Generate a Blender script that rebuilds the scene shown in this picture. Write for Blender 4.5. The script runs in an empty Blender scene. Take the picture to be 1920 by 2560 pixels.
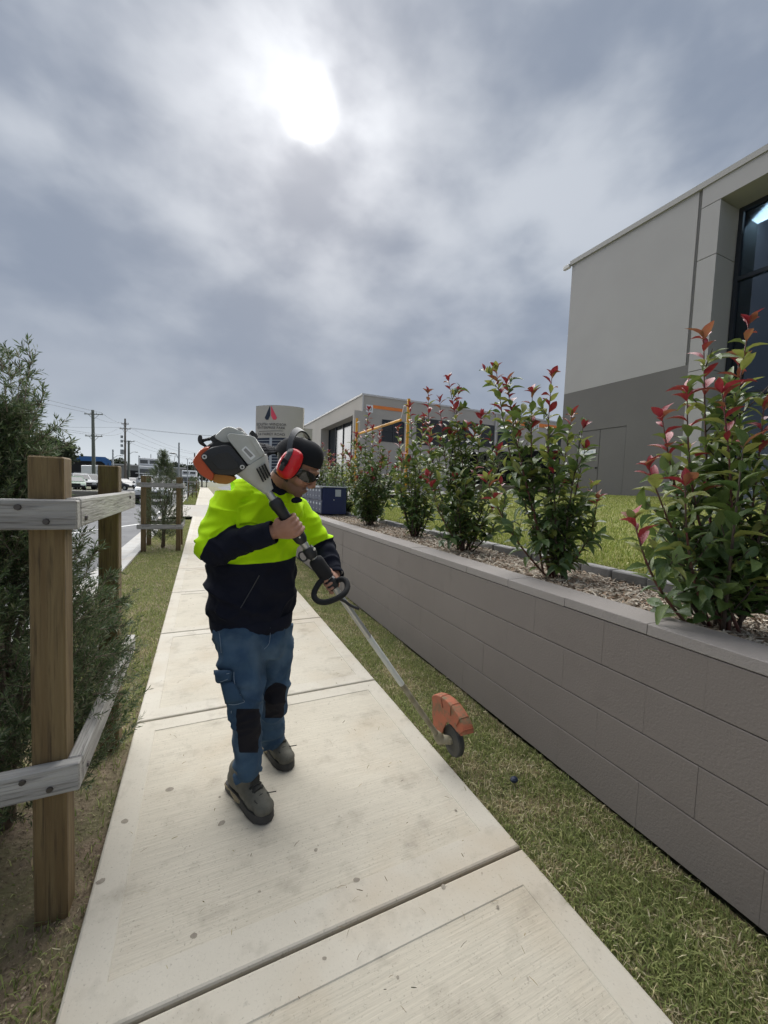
import bpy, bmesh, math, random
import numpy as np
from mathutils import Vector, Matrix, noise as mnoise
rng = np.random.default_rng(7); random.seed(7)
scene = bpy.context.scene
# ------------------------------------------------------------------ camera
CAM_H, FPX, YAW, PITCH, ROLL = 1.43, 990.7, .431915, .060466, .038261
W0, H0 = 1920.0, 2560.0
_f = np.array([math.sin(YAW)*math.cos(PITCH), math.cos(YAW)*math.cos(PITCH), -math.sin(PITCH)])
_r = np.array([math.cos(YAW), -math.sin(YAW), 0.0]); _u = np.cross(_r, _f)
CR = _r*math.cos(ROLL)+_u*math.sin(ROLL); CU = _u*math.cos(ROLL)-_r*math.sin(ROLL); CD = _f
CC = np.array([0, 0, CAM_H])
cd = bpy.data.cameras.new('camera'); cam = bpy.data.objects.new('camera', cd)
scene.collection.objects.link(cam); scene.camera = cam
cd.sensor_fit = 'HORIZONTAL'; cd.sensor_width = 36; cd.lens = FPX/W0*36; cd.clip_start = .05; cd.clip_end = 4000
cam.matrix_world = Matrix(((CR[0], CU[0], -CD[0], CC[0]), (CR[1], CU[1], -CD[1], CC[1]), (CR[2], CU[2], -CD[2], CC[2]), (0, 0, 0, 1)))
# ------------------------------------------------------------------ sky, sun, exposure
SUN_EL, SUN_AZ = math.radians(41.0), math.radians(12.5)
SUNV = Vector((math.sin(SUN_AZ)*math.cos(SUN_EL), math.cos(SUN_AZ)*math.cos(SUN_EL), math.sin(SUN_EL)))
world = bpy.data.worlds.new('World'); scene.world = world; world.use_nodes = True
def build_sky():
    nt = world.node_tree; N = nt.nodes; L = nt.links; N.clear()
    def nd(t, **k):
        n = N.new(t)
        for a, b in k.items(): setattr(n, a, b)
        return n
    def mth(op, a, b=None, c=None):
        n = nd('ShaderNodeMath', operation=op)
        for i, x in enumerate((a, b, c)):
            if x is None: continue
            if isinstance(x, (int, float)): n.inputs[i].default_value = x
            else: L.new(x, n.inputs[i])
        return n.outputs[0]
    def mr(x, a, b, c, d, smooth=True):
        n = nd('ShaderNodeMapRange', interpolation_type='SMOOTHSTEP' if smooth else 'LINEAR')
        L.new(x, n.inputs[0])
        for i, q in enumerate((a, b, c, d)): n.inputs[i+1].default_value = q
        return n.outputs[0]
    def mix(f, a, b, mode='MIX'):
        n = nd('ShaderNodeMix', data_type='RGBA', blend_type=mode)
        for i, x in ((0, f), (6, a), (7, b)):
            if isinstance(x, (int, float)): n.inputs[i].default_value = x
            elif isinstance(x, tuple): n.inputs[i].default_value = (*x, 1)
            else: L.new(x, n.inputs[i])
        return n.outputs[2]
    tc = nd('ShaderNodeTexCoord'); g = tc.outputs['Generated']
    nrm = nd('ShaderNodeVectorMath', operation='NORMALIZE'); L.new(g, nrm.inputs[0]); d = nrm.outputs[0]
    sep = nd('ShaderNodeSeparateXYZ'); L.new(d, sep.inputs[0])
    z = mth('MAXIMUM', sep.outputs[2], 0.0)
    zz = mth('ADD', z, .34)
    px = mth('DIVIDE', sep.outputs[0], zz); py = mth('DIVIDE', sep.outputs[1], zz)
    cm0 = nd('ShaderNodeMapping'); cm0.inputs['Scale'].default_value = (1.15, 1.15, 1.9); L.new(d, cm0.inputs[0]); cmb = cm0
    def noi(scale, det, rough, off, dist=0.0, src=None):
        mp = nd('ShaderNodeMapping'); mp.inputs['Location'].default_value = off
        L.new(src or cmb.outputs[0], mp.inputs[0])
        n = nd('ShaderNodeTexNoise'); L.new(mp.outputs[0], n.inputs['Vector'])
        n.inputs['Scale'].default_value = scale; n.inputs['Detail'].default_value = det
        n.inputs['Roughness'].default_value = rough; n.inputs['Distortion'].default_value = dist
        return n.outputs[0]
    big = noi(1.9, 2.0, .5, SKY_OFF, .15); med = noi(4.4, 4, .48, (1.3, 7.7, 0), .15); fine = noi(11, 4, .5, (9.1, 2.2, 0), .1)
    cl = mth('ADD', mth('ADD', mth('MULTIPLY', big, .52), mth('MULTIPLY', med, .37)), mth('MULTIPLY', fine, .11))
    # sun behind the cloud
    dt = nd('ShaderNodeVectorMath', operation='DOT_PRODUCT'); L.new(d, dt.inputs[0]); dt.inputs[1].default_value = SUNV
    c = dt.outputs['Value']
    wob = mth('MULTIPLY', mth('SUBTRACT', med, .5), .012)
    cw = mth('ADD', c, mth('MULTIPLY', mth('SUBTRACT', fine, .5), .0012))
    core = mth('POWER', mth('MAXIMUM', mth('MINIMUM', cw, 1.0), 0.0), 2600.0)
    halo = mth('POWER', mth('MAXIMUM', mth('ADD', c, wob), 0.0), 95.0)
    wide = mth('POWER', mth('MAXIMUM', c, 0.0), 3.0)
    thin = mth('MULTIPLY', mr(cl, .41, .66, 0, 1), mr(z, .14, .55, .38, 1.0))                      # thin cloud lets light through
    base = mix(thin, (.208, .248, .320), (.43, .465, .52))
    lowb = mr(z, .0, .21, 1, 0)
    base = mix(mth('MULTIPLY', lowb, .9), base, (.60, .655, .70))
    glow = mth('ADD', mth('MULTIPLY', halo, mth('ADD', .12, mth('MULTIPLY', thin, .20))), mth('MULTIPLY', wide, mth('ADD', .01, mth('MULTIPLY', thin, .04))))
    gl = nd('ShaderNodeVectorMath', operation='SCALE'); gl.inputs[0].default_value = (.97, .98, 1.0); L.new(glow, gl.inputs['Scale'])
    s1 = mix(1.0, base, gl.outputs[0], 'ADD')
    cg = nd('ShaderNodeVectorMath', operation='SCALE'); cg.inputs[0].default_value = (3.3, 3.25, 3.1); L.new(core, cg.inputs['Scale']); s2 = mix(1.0, s1, cg.outputs[0], 'ADD')
    sky = nd('ShaderNodeTexSky', sky_type='NISHITA', sun_disc=False, sun_elevation=SUN_EL, sun_rotation=SUN_AZ, dust_density=3.0)
    sk = nd('ShaderNodeVectorMath', operation='SCALE'); L.new(sky.outputs[0], sk.inputs[0]); sk.inputs['Scale'].default_value = .06
    s3 = mix(.06, s2, sk.outputs[0])
    bg = nd('ShaderNodeBackground'); L.new(s3, bg.inputs[0]); bg.inputs[1].default_value = SKY_STRENGTH
    out = nd('ShaderNodeOutputWorld'); L.new(bg.outputs[0], out.inputs[0])
SKY_OFF = (3.4, 1.2, 0); SKY_STRENGTH = 0.292
build_sky()
sl = bpy.data.lights.new('sun', 'SUN'); sl.energy = 1.5; sl.angle = math.radians(95); sl.color = (1, .98, .95)
so = bpy.data.objects.new('sun', sl); scene.collection.objects.link(so)
so.rotation_euler = (-SUNV).to_track_quat('-Z', 'Y').to_euler()
vs = scene.view_settings; vs.view_transform = 'Standard'; vs.look = 'None'; vs.gamma = 1; vs.use_curve_mapping = False; vs.exposure = 2.1
try: scene.cycles.max_bounces = 6; scene.cycles.transparent_max_bounces = 12; scene.cycles.sample_clamp_indirect = 6
except Exception: pass
# ------------------------------------------------------------------ layout helpers (photo pixels -> world points at a known depth or plane)
K = 1920/1659
def ray(x, y): return CD+(x-W0/2)/FPX*CR-(y-H0/2)/FPX*CU
def cp(x, y, depth): return Vector(CC+ray(x*K, y*K)*depth)      # 1659-wide pixel at an axis depth
def onX(x, y, X): r = ray(x, y); return Vector(CC+r*(X/r[0]))
def onY(x, y, Y): r = ray(x, y); return Vector(CC+r*(Y/r[1]))
def onZ(x, y, Z): r = ray(x, y); return Vector(CC+r*((Z-CAM_H)/r[2]))
# ------------------------------------------------------------------ object helpers
COL = scene.collection
def tag(o, label=None, cat=None, group=None, kind=None):
    if label: o['label'] = label
    if cat: o['category'] = cat
    if group: o['group'] = group
    if kind: o['kind'] = kind
    return o
def empty(name, loc=(0, 0, 0), label=None, cat=None, group=None, rz=0):
    o = bpy.data.objects.new(name, None); COL.objects.link(o); o.location = loc; o.rotation_euler = (0, 0, rz)
    o.empty_display_size = .1
    return tag(o, label, cat, group)
def link(name, me, parent=None, mats=None, smooth=False):
    if mats is not None:
        for m in (mats if isinstance(mats, (list, tuple)) else [mats]): me.materials.append(m)
    if smooth: me.polygons.foreach_set('use_smooth', [True]*len(me.polygons))
    o = bpy.data.objects.new(name, me); COL.objects.link(o)
    if parent: o.parent = parent
    return o
class MB:
    def __init__(s): s.v = []; s.f = []; s.m = []
    def add(s, vs, fs, mi=0):
        b = len(s.v); s.v += [tuple(v) for v in vs]; s.f += [tuple(b+i for i in f) for f in fs]; s.m += [mi]*len(fs); return s
    def box(s, c, sz, rot=None, mi=0, bv=0.0):
        c = Vector(c); hx, hy, hz = [q/2 for q in sz]
        if bv <= 0:
            vs = [Vector((x, y, z)) for x in (-hx, hx) for y in (-hy, hy) for z in (-hz, hz)]
            fs = [(0, 1, 3, 2), (4, 6, 7, 5), (0, 4, 5, 1), (2, 3, 7, 6), (0, 2, 6, 4), (1, 5, 7, 3)]
        else:
            vs = []; idx = {}
            for sx in (-1, 1):
                for sy in (-1, 1):
                    for sz_ in (-1, 1):
                        for ax in range(3):
                            p = [sx*(hx-bv), sy*(hy-bv), sz_*(hz-bv)]; p[ax] += (sx, sy, sz_)[ax]*bv
                            idx[(sx, sy, sz_, ax)] = len(vs); vs.append(Vector(p))
            fs = []
            for ax in range(3):
                o1, o2 = [a for a in range(3) if a != ax]
                for sg in (-1, 1):
                    q = []
                    for a, b in ((-1, -1), (1, -1), (1, 1), (-1, 1)):
                        k = [0, 0, 0]; k[ax] = sg; k[o1] = a; k[o2] = b; q.append(idx[(*k, ax)])
                    fs.append(tuple(q))
                for a in (-1, 1):
                    for b in (-1, 1):
                        k0 = [0, 0, 0]; k0[o1] = a; k0[o2] = b; k1 = list(k0); k0[ax] = -1; k1[ax] = 1
                        fs.append((idx[(*k0, o1)], idx[(*k1, o1)], idx[(*k1, o2)], idx[(*k0, o2)]))
            for sx in (-1, 1):
                for sy in (-1, 1):
                    for sz_ in (-1, 1): fs.append(tuple(idx[(sx, sy, sz_, a)] for a in range(3)))
        if rot is not None: vs = [rot @ v for v in vs]
        return s.add([v+c for v in vs], fs, mi)
    def tube(s, pts, rad, seg=8, mi=0, up=None, caps=True, round_end=False):
        pts = [Vector(p) for p in pts]; n = len(pts)
        if not isinstance(rad, (list, tuple)): rad = [rad]*n
        base = len(s.v); ref = Vector(up) if up is not None else None
        T = []
        for i in range(n):
            t = (pts[min(i+1, n-1)]-pts[max(i-1, 0)])
            T.append(t.normalized() if t.length > 1e-9 else Vector((0, 0, 1)))
        if ref is None:
            ref = Vector((0, 0, 1)) if abs(T[0].z) < .9 else Vector((0, 1, 0))
        vs = []
        for i in range(n):
            b = T[i].cross(ref)
            if b.length < 1e-6: b = T[i].orthogonal()
            b.normalize(); a = b.cross(T[i]); a.normalize()
            if up is None: ref = a
            r = rad[i]; ra, rb = r if isinstance(r, (tuple, list)) else (r, r)
            for k in range(seg):
                th = 2*math.pi*k/seg; vs.append(pts[i]+a*(ra*math.cos(th))+b*(rb*math.sin(th)))
        fs = [(i*seg+k, i*seg+(k+1) % seg, (i+1)*seg+(k+1) % seg, (i+1)*seg+k) for i in range(n-1) for k in range(seg)]
        if caps:
            fs.append(tuple(range(seg))[::-1]); fs.append(tuple((n-1)*seg+k for k in range(seg)))
        return s.add(vs, fs, mi)
    def loft(s, rings, mi=0, caps=True, closed=False):
        seg = len(rings[0]); n = len(rings); vs = [v for r in rings for v in r]
        fs = [(i*seg+k, i*seg+(k+1) % seg, ((i+1) % n)*seg+(k+1) % seg, ((i+1) % n)*seg+k) for i in range(n-(0 if closed else 1)) for k in range(seg)]
        if caps and not closed: fs += [tuple(range(seg))[::-1], tuple((n-1)*seg+k for k in range(seg))]
        return s.add(vs, fs, mi)
    def ell(s, c, r, rot=None, seg=14, rin=9, mi=0):
        c = Vector(c); rings = []
        vs = [Vector((0, 0, -r[2]))]
        for i in range(1, rin):
            ph = -math.pi/2+math.pi*i/rin
            for k in range(seg):
                th = 2*math.pi*k/seg; vs.append(Vector((r[0]*math.cos(ph)*math.cos(th), r[1]*math.cos(ph)*math.sin(th), r[2]*math.sin(ph))))
        vs.append(Vector((0, 0, r[2]))); t = len(vs)-1
        fs = [(0, 1+(k+1) % seg, 1+k) for k in range(seg)]
        fs += [(1+i*seg+k, 1+i*seg+(k+1) % seg, 1+(i+1)*seg+(k+1) % seg, 1+(i+1)*seg+k) for i in range(rin-2) for k in range(seg)]
        fs += [(1+(rin-2)*seg+k, 1+(rin-2)*seg+(k+1) % seg, t) for k in range(seg)]
        if rot is not None: vs = [rot @ v for v in vs]
        return s.add([v+c for v in vs], fs, mi)
    def prism(s, poly, h0, h1, frame=None, mi=0):
        """poly: list of (a,b); extruded along third axis from h0 to h1; frame maps (a,b,h) to a point"""
        fr = frame or (lambda a, b, h: Vector((a, b, h))); n = len(poly)
        vs = [fr(a, b, h0) for a, b in poly]+[fr(a, b, h1) for a, b in poly]
        fs = [tuple(range(n))[::-1], tuple(range(n, 2*n))]+[(i, (i+1) % n, n+(i+1) % n, n+i) for i in range(n)]
        return s.add(vs, fs, mi)
    def cyl(s, p0, p1, r, seg=16, mi=0): return s.tube([p0, p1], r, seg, mi)
    def mesh(s, name):
        me = bpy.data.meshes.new(name); me.from_pydata(s.v, [], s.f)
        return me
    def build(s, name, mats, parent=None, smooth=False, fixn=True, auto=None):
        me = s.mesh(name)
        if fixn:
            bm = bmesh.new(); bm.from_mesh(me); bmesh.ops.recalc_face_normals(bm, faces=bm.faces); bm.to_mesh(me); bm.free()
        for m in (mats if isinstance(mats, (list, tuple)) else [mats]): me.materials.append(m)
        if len(me.polygons) == len(s.m): me.polygons.foreach_set('material_index', s.m)
        if smooth: me.polygons.foreach_set('use_smooth', [True]*len(me.polygons))
        if smooth and auto is not None: me.set_sharp_from_angle(angle=math.radians(auto))
        o = bpy.data.objects.new(name, me); COL.objects.link(o)
        if parent: o.parent = parent
        return o
def remeshed(mb, voxel, smooth_it=6, fac=.5):
    """union of closed pieces as one continuous surface"""
    me = mb.mesh('tmp'); bm = bmesh.new(); bm.from_mesh(me); bmesh.ops.recalc_face_normals(bm, faces=bm.faces); bm.to_mesh(me); bm.free()
    o = bpy.data.objects.new('tmp', me); COL.objects.link(o)
    r = o.modifiers.new('r', 'REMESH'); r.mode = 'VOXEL'; r.voxel_size = voxel; r.use_smooth_shade = True
    if smooth_it:
        q = o.modifiers.new('s', 'SMOOTH'); q.factor = fac; q.iterations = smooth_it
    bpy.context.view_layer.update()
    ev = o.evaluated_get(bpy.context.evaluated_depsgraph_get())
    out = bpy.data.meshes.new_from_object(ev)
    bpy.data.objects.remove(o); bpy.data.meshes.remove(me)
    return out
def mesh_np(me):
    v = np.empty(len(me.vertices)*3); me.vertices.foreach_get('co', v); v = v.reshape(-1, 3)
    n = np.empty(len(me.vertices)*3); me.vertices.foreach_get('normal', n); return v, n.reshape(-1, 3)
def set_co(me, v): me.vertices.foreach_set('co', v.ravel()); me.update()
def face_c(me):
    c = np.empty(len(me.polygons)*3); me.polygons.foreach_get('center', c); return c.reshape(-1, 3)
def proj_px(P):
    v = np.asarray(P)-CC; z = v@CD
    return np.stack([(W0/2+FPX*(v@CR)/z)/K, (H0/2-FPX*(v@CU)/z)/K], -1)
def raw_mesh(name, V, F, mats, parent=None, col=None, smooth=False):
    """numpy mesh: V (n,3), F (m,3 or 4)"""
    me = bpy.data.meshes.new(name); k = F.shape[1]
    me.vertices.add(len(V)); me.vertices.foreach_set('co', np.ascontiguousarray(V, np.float32).ravel())
    me.loops.add(F.size); me.loops.foreach_set('vertex_index', np.ascontiguousarray(F, np.int32).ravel())
    me.polygons.add(len(F)); me.polygons.foreach_set('loop_start', np.arange(0, F.size, k, dtype=np.int32))
    if smooth: me.polygons.foreach_set('use_smooth', np.ones(len(F), bool))
    if col is not None:
        a = me.color_attributes.new('Col', 'FLOAT_COLOR', 'POINT')
        a.data.foreach_set('color', np.concatenate([col, np.ones((len(col), 1))], 1).astype(np.float32).ravel())
    me.update(calc_edges=True)
    for m in (mats if isinstance(mats, (list, tuple)) else [mats]): me.materials.append(m)
    o = bpy.data.objects.new(name, me); COL.objects.link(o)
    if parent: o.parent = parent
    return o
# ------------------------------------------------------------------ materials
MATS = {}
def mat(name, col, rough=.8, col2=None, nscale=8, ndet=4, bump=0, bscale=60, metal=0, spec=.5, stretch=None, col3=None, c3=(.62, .72), obj=False, trans=0, coat=0, sheen=0, attr=False, fac=(.35, .65)):
    m = bpy.data.materials.new(name); m.use_nodes = True; MATS[name] = m
    nt = m.node_tree; N = nt.nodes; L = nt.links; b = N['Principled BSDF']
    b.inputs['Base Color'].default_value = (*col, 1); b.inputs['Roughness'].default_value = rough
    b.inputs['Metallic'].default_value = metal; b.inputs['Specular IOR Level'].default_value = spec
    if coat: b.inputs['Coat Weight'].default_value = coat
    if sheen: b.inputs['Sheen Weight'].default_value = sheen
    if obj: src = N.new('ShaderNodeTexCoord').outputs['Object']
    else: src = N.new('ShaderNodeNewGeometry').outputs['Position']
    if stretch:
        mp = N.new('ShaderNodeMapping'); mp.inputs['Scale'].default_value = stretch; L.new(src, mp.inputs[0]); src = mp.outputs[0]
    def noi(s, d=4, r=.55):
        n = N.new('ShaderNodeTexNoise'); n.inputs['Scale'].default_value = s; n.inputs['Detail'].default_value = d; n.inputs['Roughness'].default_value = r
        L.new(src, n.inputs['Vector']); return n.outputs[0]
    def mp_(x, a, c, lo=0, hi=1):
        r = N.new('ShaderNodeMapRange'); L.new(x, r.inputs[0])
        for i, q in enumerate((a, c, lo, hi)): r.inputs[i+1].default_value = q
        return r.outputs[0]
    def mx(f, a, c, mode='MIX'):
        n = N.new('ShaderNodeMix'); n.data_type = 'RGBA'; n.blend_type = mode
        for i, x in ((0, f), (6, a), (7, c)):
            if isinstance(x, (int, float)): n.inputs[i].default_value = x
            elif isinstance(x, tuple): n.inputs[i].default_value = (*x, 1)
            else: L.new(x, n.inputs[i])
        return n.outputs[2]
    cur = col
    if attr:
        at = N.new('ShaderNodeVertexColor'); at.layer_name = 'Col'; cur = at.outputs[0]
    if col2 is not None: cur = mx(mp_(noi(nscale, ndet), *fac), cur, col2)
    if col3 is not None: cur = mx(mp_(noi(nscale*2.7, 5), *c3), cur, col3)
    if not isinstance(cur, tuple): L.new(cur, b.inputs['Base Color'])
    if bump:
        bp = N.new('ShaderNodeBump'); bp.inputs['Strength'].default_value = 1; bp.inputs['Distance'].default_value = bump
        L.new(noi(bscale, 4), bp.inputs['Height']); L.new(bp.outputs[0], b.inputs['Normal'])
    if trans:
        t = N.new('ShaderNodeBsdfTranslucent'); ms = N.new('ShaderNodeMixShader'); ms.inputs[0].default_value = trans
        if isinstance(cur, tuple): t.inputs[0].default_value = (*cur, 1)
        else: L.new(cur, t.inputs[0])
        L.new(b.outputs[0], ms.inputs[1]); L.new(t.outputs[0], ms.inputs[2]); L.new(ms.outputs[0], N['Material Output'].inputs[0])
    return m
def emis(name, col, s):
    m = mat(name, col); b = m.node_tree.nodes['Principled BSDF']; b.inputs['Emission Color'].default_value = (*col, 1); b.inputs['Emission Strength'].default_value = s; return m
def text_mesh(body, size, align='CENTER', depth=0.0):
    c = bpy.data.curves.new('t', 'FONT'); c.body = body; c.size = size; c.align_x = align; c.extrude = depth; c.resolution_u = 3
    o = bpy.data.objects.new('t', c); COL.objects.link(o); bpy.context.view_layer.update()
    me = bpy.data.meshes.new_from_object(o.evaluated_get(bpy.context.evaluated_depsgraph_get()))
    bpy.data.objects.remove(o); bpy.data.curves.remove(c); return me
def sm(a, b, x):
    t = np.clip((np.asarray(x, float)-a)/(b-a), 0, 1); return t*t*(3-2*t)
# ------------------------------------------------------------------ ground, road, footpath
XL, XR, XW, J0, JS = -.337, 1.189, 1.717, 1.130, 1.497
ZBED, ZCAP = .855, .90
def concrete(name, col, col2, broom=True, spots=True, rough=.85):
    m = mat(name, col, rough, col2, 3.0, 5, fac=(.3, .75)); nt = m.node_tree; N = nt.nodes; L = nt.links; b = N['Principled BSDF']
    geo = N.new('ShaderNodeNewGeometry'); pos = geo.outputs['Position']
    cur = b.inputs['Base Color'].links[0].from_socket
    def mx(f, a, c, mode='MIX'):
        n = N.new('ShaderNodeMix'); n.data_type = 'RGBA'; n.blend_type = mode
        for i, x in ((0, f), (6, a), (7, c)):
            if isinstance(x, (int, float)): n.inputs[i].default_value = x
            elif isinstance(x, tuple): n.inputs[i].default_value = (*x, 1)
            else: L.new(x, n.inputs[i])
        return n.outputs[2]
    def mr(x, a, c, lo=0, hi=1):
        r = N.new('ShaderNodeMapRange'); L.new(x, r.inputs[0])
        for i, q in enumerate((a, c, lo, hi)): r.inputs[i+1].default_value = q
        return r.outputs[0]
    def noi(scale, det=4, st=None, rough_=.6, off=(0, 0, 0)):
        mp = N.new('ShaderNodeMapping'); mp.inputs['Scale'].default_value = st or (1, 1, 1); mp.inputs['Location'].default_value = off; L.new(pos, mp.inputs[0])
        n = N.new('ShaderNodeTexNoise'); n.inputs['Scale'].default_value = scale; n.inputs['Detail'].default_value = det; n.inputs['Roughness'].default_value = rough_
        L.new(mp.outputs[0], n.inputs['Vector']); return n.outputs[0]
    def mul(a, c):
        n = N.new('ShaderNodeMath'); n.operation = 'MULTIPLY'
        for i, x in enumerate((a, c)):
            if isinstance(x, (int, float)): n.inputs[i].default_value = x
            else: L.new(x, n.inputs[i])
        return n.outputs[0]
    # slab to slab tint, warm blotches, dirt, specks
    oi = N.new('ShaderNodeObjectInfo')
    cur = mx(mr(oi.outputs['Random'], 0, 1, 0, .30), cur, (.42, .36, .245))
    cur = mx(mr(noi(1.7, 4, off=(3, 8, 1)), .5, .74, 0, .40), cur, (.40, .30, .185))
    cur = mx(mr(noi(7, 6, off=(5, 1, 2)), .54, .80, 0, .55), cur, (.20, .17, .13))
    if broom:
        cur = mx(mr(noi(1, 3, (3.5, 95, 1)), .40, .75, 0, .24), cur, (.255, .235, .19))
        cur = mx(mr(noi(1, 3, (30, 260, 1)), .58, .72, 0, .28), cur, (.20, .185, .15))
    cur = mx(mr(noi(120, 3), .60, .74, 0, .55), cur, (.17, .15, .125))
    if spots:
        for sc, th, c in ((2.1, .055, (.18, .15, .115)), (5.5, .06, (.14, .125, .11)), (14, .07, (.13, .11, .095))):
            wv = N.new('ShaderNodeVectorMath'); wv.operation = 'ADD'; L.new(pos, wv.inputs[0])
            nz = N.new('ShaderNodeTexNoise'); nz.inputs['Scale'].default_value = 40; L.new(pos, nz.inputs['Vector'])
            sc_ = N.new('ShaderNodeVectorMath'); sc_.operation = 'SCALE'; sc_.inputs['Scale'].default_value = .03; L.new(nz.outputs['Color'], sc_.inputs[0]); L.new(sc_.outputs[0], wv.inputs[1])
            v = N.new('ShaderNodeTexVoronoi'); v.inputs['Scale'].default_value = sc; v.inputs['Randomness'].default_value = 1; L.new(wv.outputs[0], v.inputs['Vector'])
            sep = N.new('ShaderNodeSeparateColor'); L.new(v.outputs['Color'], sep.inputs[0])
            keep = mr(sep.outputs[0], .62, .66); d = mr(v.outputs['Distance'], th*.55, th, 1, 0)
            cur = mx(mul(mul(keep, d), .42), cur, c)
    L.new(cur, b.inputs['Base Color'])
    bp = N.new('ShaderNodeBump'); bp.inputs['Distance'].default_value = .0018 if broom else .0007
    L.new(noi(1, 3, (5, 120, 1)) if broom else noi(45, 4), bp.inputs['Height']); L.new(bp.outputs[0], b.inputs['Normal'])
    return m
M_broom = concrete('broomed_concrete', (.495, .457, .38), (.57, .53, .445))
M_band = concrete('trowelled_concrete', (.50, .468, .402), (.56, .528, .46), broom=False)
M_kerb = concrete('kerb_concrete', (.40, .395, .38), (.48, .475, .455), broom=False)
M_drive = concrete('driveway_concrete', (.35, .345, .335), (.42, .415, .40), broom=True)
M_joint = mat('joint_dirt', (.085, .06, .035), .95, (.15, .105, .06), 25, bump=.004, bscale=80)
M_asph = mat('asphalt', (.115, .117, .122), .9, (.165, .167, .172), 1.2, 5, bump=.003, bscale=130, col3=(.09, .09, .095))
M_line = mat('road_paint', (.72, .72, .70), .7, (.55, .55, .53), 12, 4, fac=(.45, .7))
M_soil = mat('verge_soil', (.20, .148, .10), .95, (.14, .13, .06), 4, 5, bump=.012, bscale=45, col3=(.28, .215, .145))
M_thatch = mat('grass_thatch', (.10, .115, .042), .95, (.20, .16, .085), 5, 5, bump=.012, bscale=90, col3=(.055, .06, .022))
M_field = mat('far_ground', (.09, .10, .05), .95, (.13, .12, .07), .05, 4)
M_mulchbase = mat('mulch_base', (.19, .15, .115), .95, (.33, .28, .22), 30, 5, bump=.02, bscale=70)
M_lawnbase = mat('lawn_base', (.19, .22, .05), .95, (.28, .27, .095), 3, 5, bump=.015, bscale=70)
def sheet(name, x0, x1, y0, y1, z, m, nx=1, ny=1, zf=None, kind='structure', jit=0):
    xs = np.linspace(x0, x1, nx+1); ys = np.linspace(y0, y1, ny+1); X, Y = np.meshgrid(xs, ys)
    Z = np.full_like(X, z) if zf is None else zf(X, Y)
    if jit: Z = Z+rng.normal(0, jit, Z.shape)
    V = np.stack([X.ravel(), Y.ravel(), Z.ravel()], 1); i = np.arange(ny)[:, None]*(nx+1)+np.arange(nx)[None]
    F = np.stack([i, i+1, i+nx+2, i+nx+1], -1).reshape(-1, 4)
    o = raw_mesh(name, V, F, m, smooth=True); o['kind'] = kind; return o
sheet('ground', -1500, 1500, -60, 2500, -.42, M_field)
sheet('road', -9.6, -1.56, -12, 420, -.14, M_asph)
sheet('far_verge', -60, -9.75, -12, 420, -.04, M_field)
k2 = MB().box((-9.68, 204, -.09), (.16, 432, .12)).build('far_kerb', M_kerb); k2['kind'] = 'structure'
def add_line(name, p0, p1, w, label):
    d = (Vector(p1)-Vector(p0)); d.z = 0; d.normalize(); n = Vector((-d.y, d.x, 0))*w/2
    o = MB().add([Vector(p0)-n, Vector(p0)+n, Vector(p1)+n, Vector(p1)-n], [(0, 1, 2, 3)]).build(name, M_line); o['kind'] = 'structure'; return o
add_line('road_marking', (-3.95, 12.05, -.136), (-1.86, 16.1, -.136), .13, '')
add_line('road_marking', (-1.86, 16.1, -.1357), (-1.86, 27.5, -.1357), .10, '')
add_line('road_marking', (-7.6, 30, -.136), (-7.6, 150, -.136), .12, '')
for i in range(10): add_line('road_marking', (-5.4, 34+i*9, -.136), (-5.4, 37+i*9, -.136), .10, '')
def kerb(name, y0, y1):
    prof = [(-1.63, -.40), (-1.63, -.132), (-1.36, -.115), (-1.32, -.10), (-1.27, -.04), (-1.235, -.008), (-1.20, 0.004), (-1.11, .004), (-1.105, -.40)]
    n = max(1, int((y1-y0)/2.4)); e = empty(name); e['kind'] = 'structure'
    for i in range(n):
        a = y0+(y1-y0)*i/n+.004; b = y0+(y1-y0)*(i+1)/n-.004
        MB().prism(prof, a, b, lambda x, z, h: Vector((x, h, z))).build('kerb_length', M_kerb, e, smooth=True, auto=50)
    return e
kerb('kerb', -6, 16.6); kerb('kerb', 26.6, 120)
# footpath slabs
def slab_mesh(w, l, name):
    mb = MB(); x0, x1, y0, y1 = -w/2, w/2, 0.0065, l-.0065; bw = .105; bl = .115; ed = .009
    def ring(a, b, c, d, z): return [(a, c, z), (b, c, z), (b, d, z), (a, d, z)]
    R = [ring(x0, x1, y0, y1, -.1), ring(x0, x1, y0, y1, -ed), ring(x0+.003, x1-.003, y0+.003, y1-.003, -.003), ring(x0+ed, x1-ed, y0+ed, y1-ed, 0)]
    R.append(ring(x0+bw, x1-bw, y0+bl, y1-bl, 0)); R.append(ring(x0+bw+.003, x1-bw-.003, y0+bl+.003, y1-bl-.003, -.003))
    vs = [p for r in R for p in r]; n = len(R)
    for i in range(n-1):
        for k in range(4): mb.f.append((i*4+k, i*4+(k+1) % 4, (i+1)*4+(k+1) % 4, (i+1)*4+k)); mb.m.append(0)
    mb.f.append(tuple((n-1)*4+k for k in range(4))); mb.m.append(1); mb.v = vs
    me = mb.mesh(name); me.materials.append(M_band); me.materials.append(M_broom); me.polygons.foreach_set('material_index', mb.m); return me
path = empty('footpath'); path['kind'] = 'structure'
sm_ = slab_mesh(XR-XL, JS, 'slab')
cuts = [J0+JS*k for k in range(-3, 11)]
for y in cuts:
    o = bpy.data.objects.new('slab', sm_); COL.objects.link(o); o.parent = path; o.location = ((XL+XR)/2, y, 0)
yend = cuts[-1]+JS
y = 26.0
while y < 96:
    o = bpy.data.objects.new('slab', sm_); COL.objects.link(o); o.parent = path; o.location = ((XL+XR)/2, y, .0); y += JS
fb = sheet('path_bedding', XL+.01, XR-.01, -4, yend, -.022, M_joint); 
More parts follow.
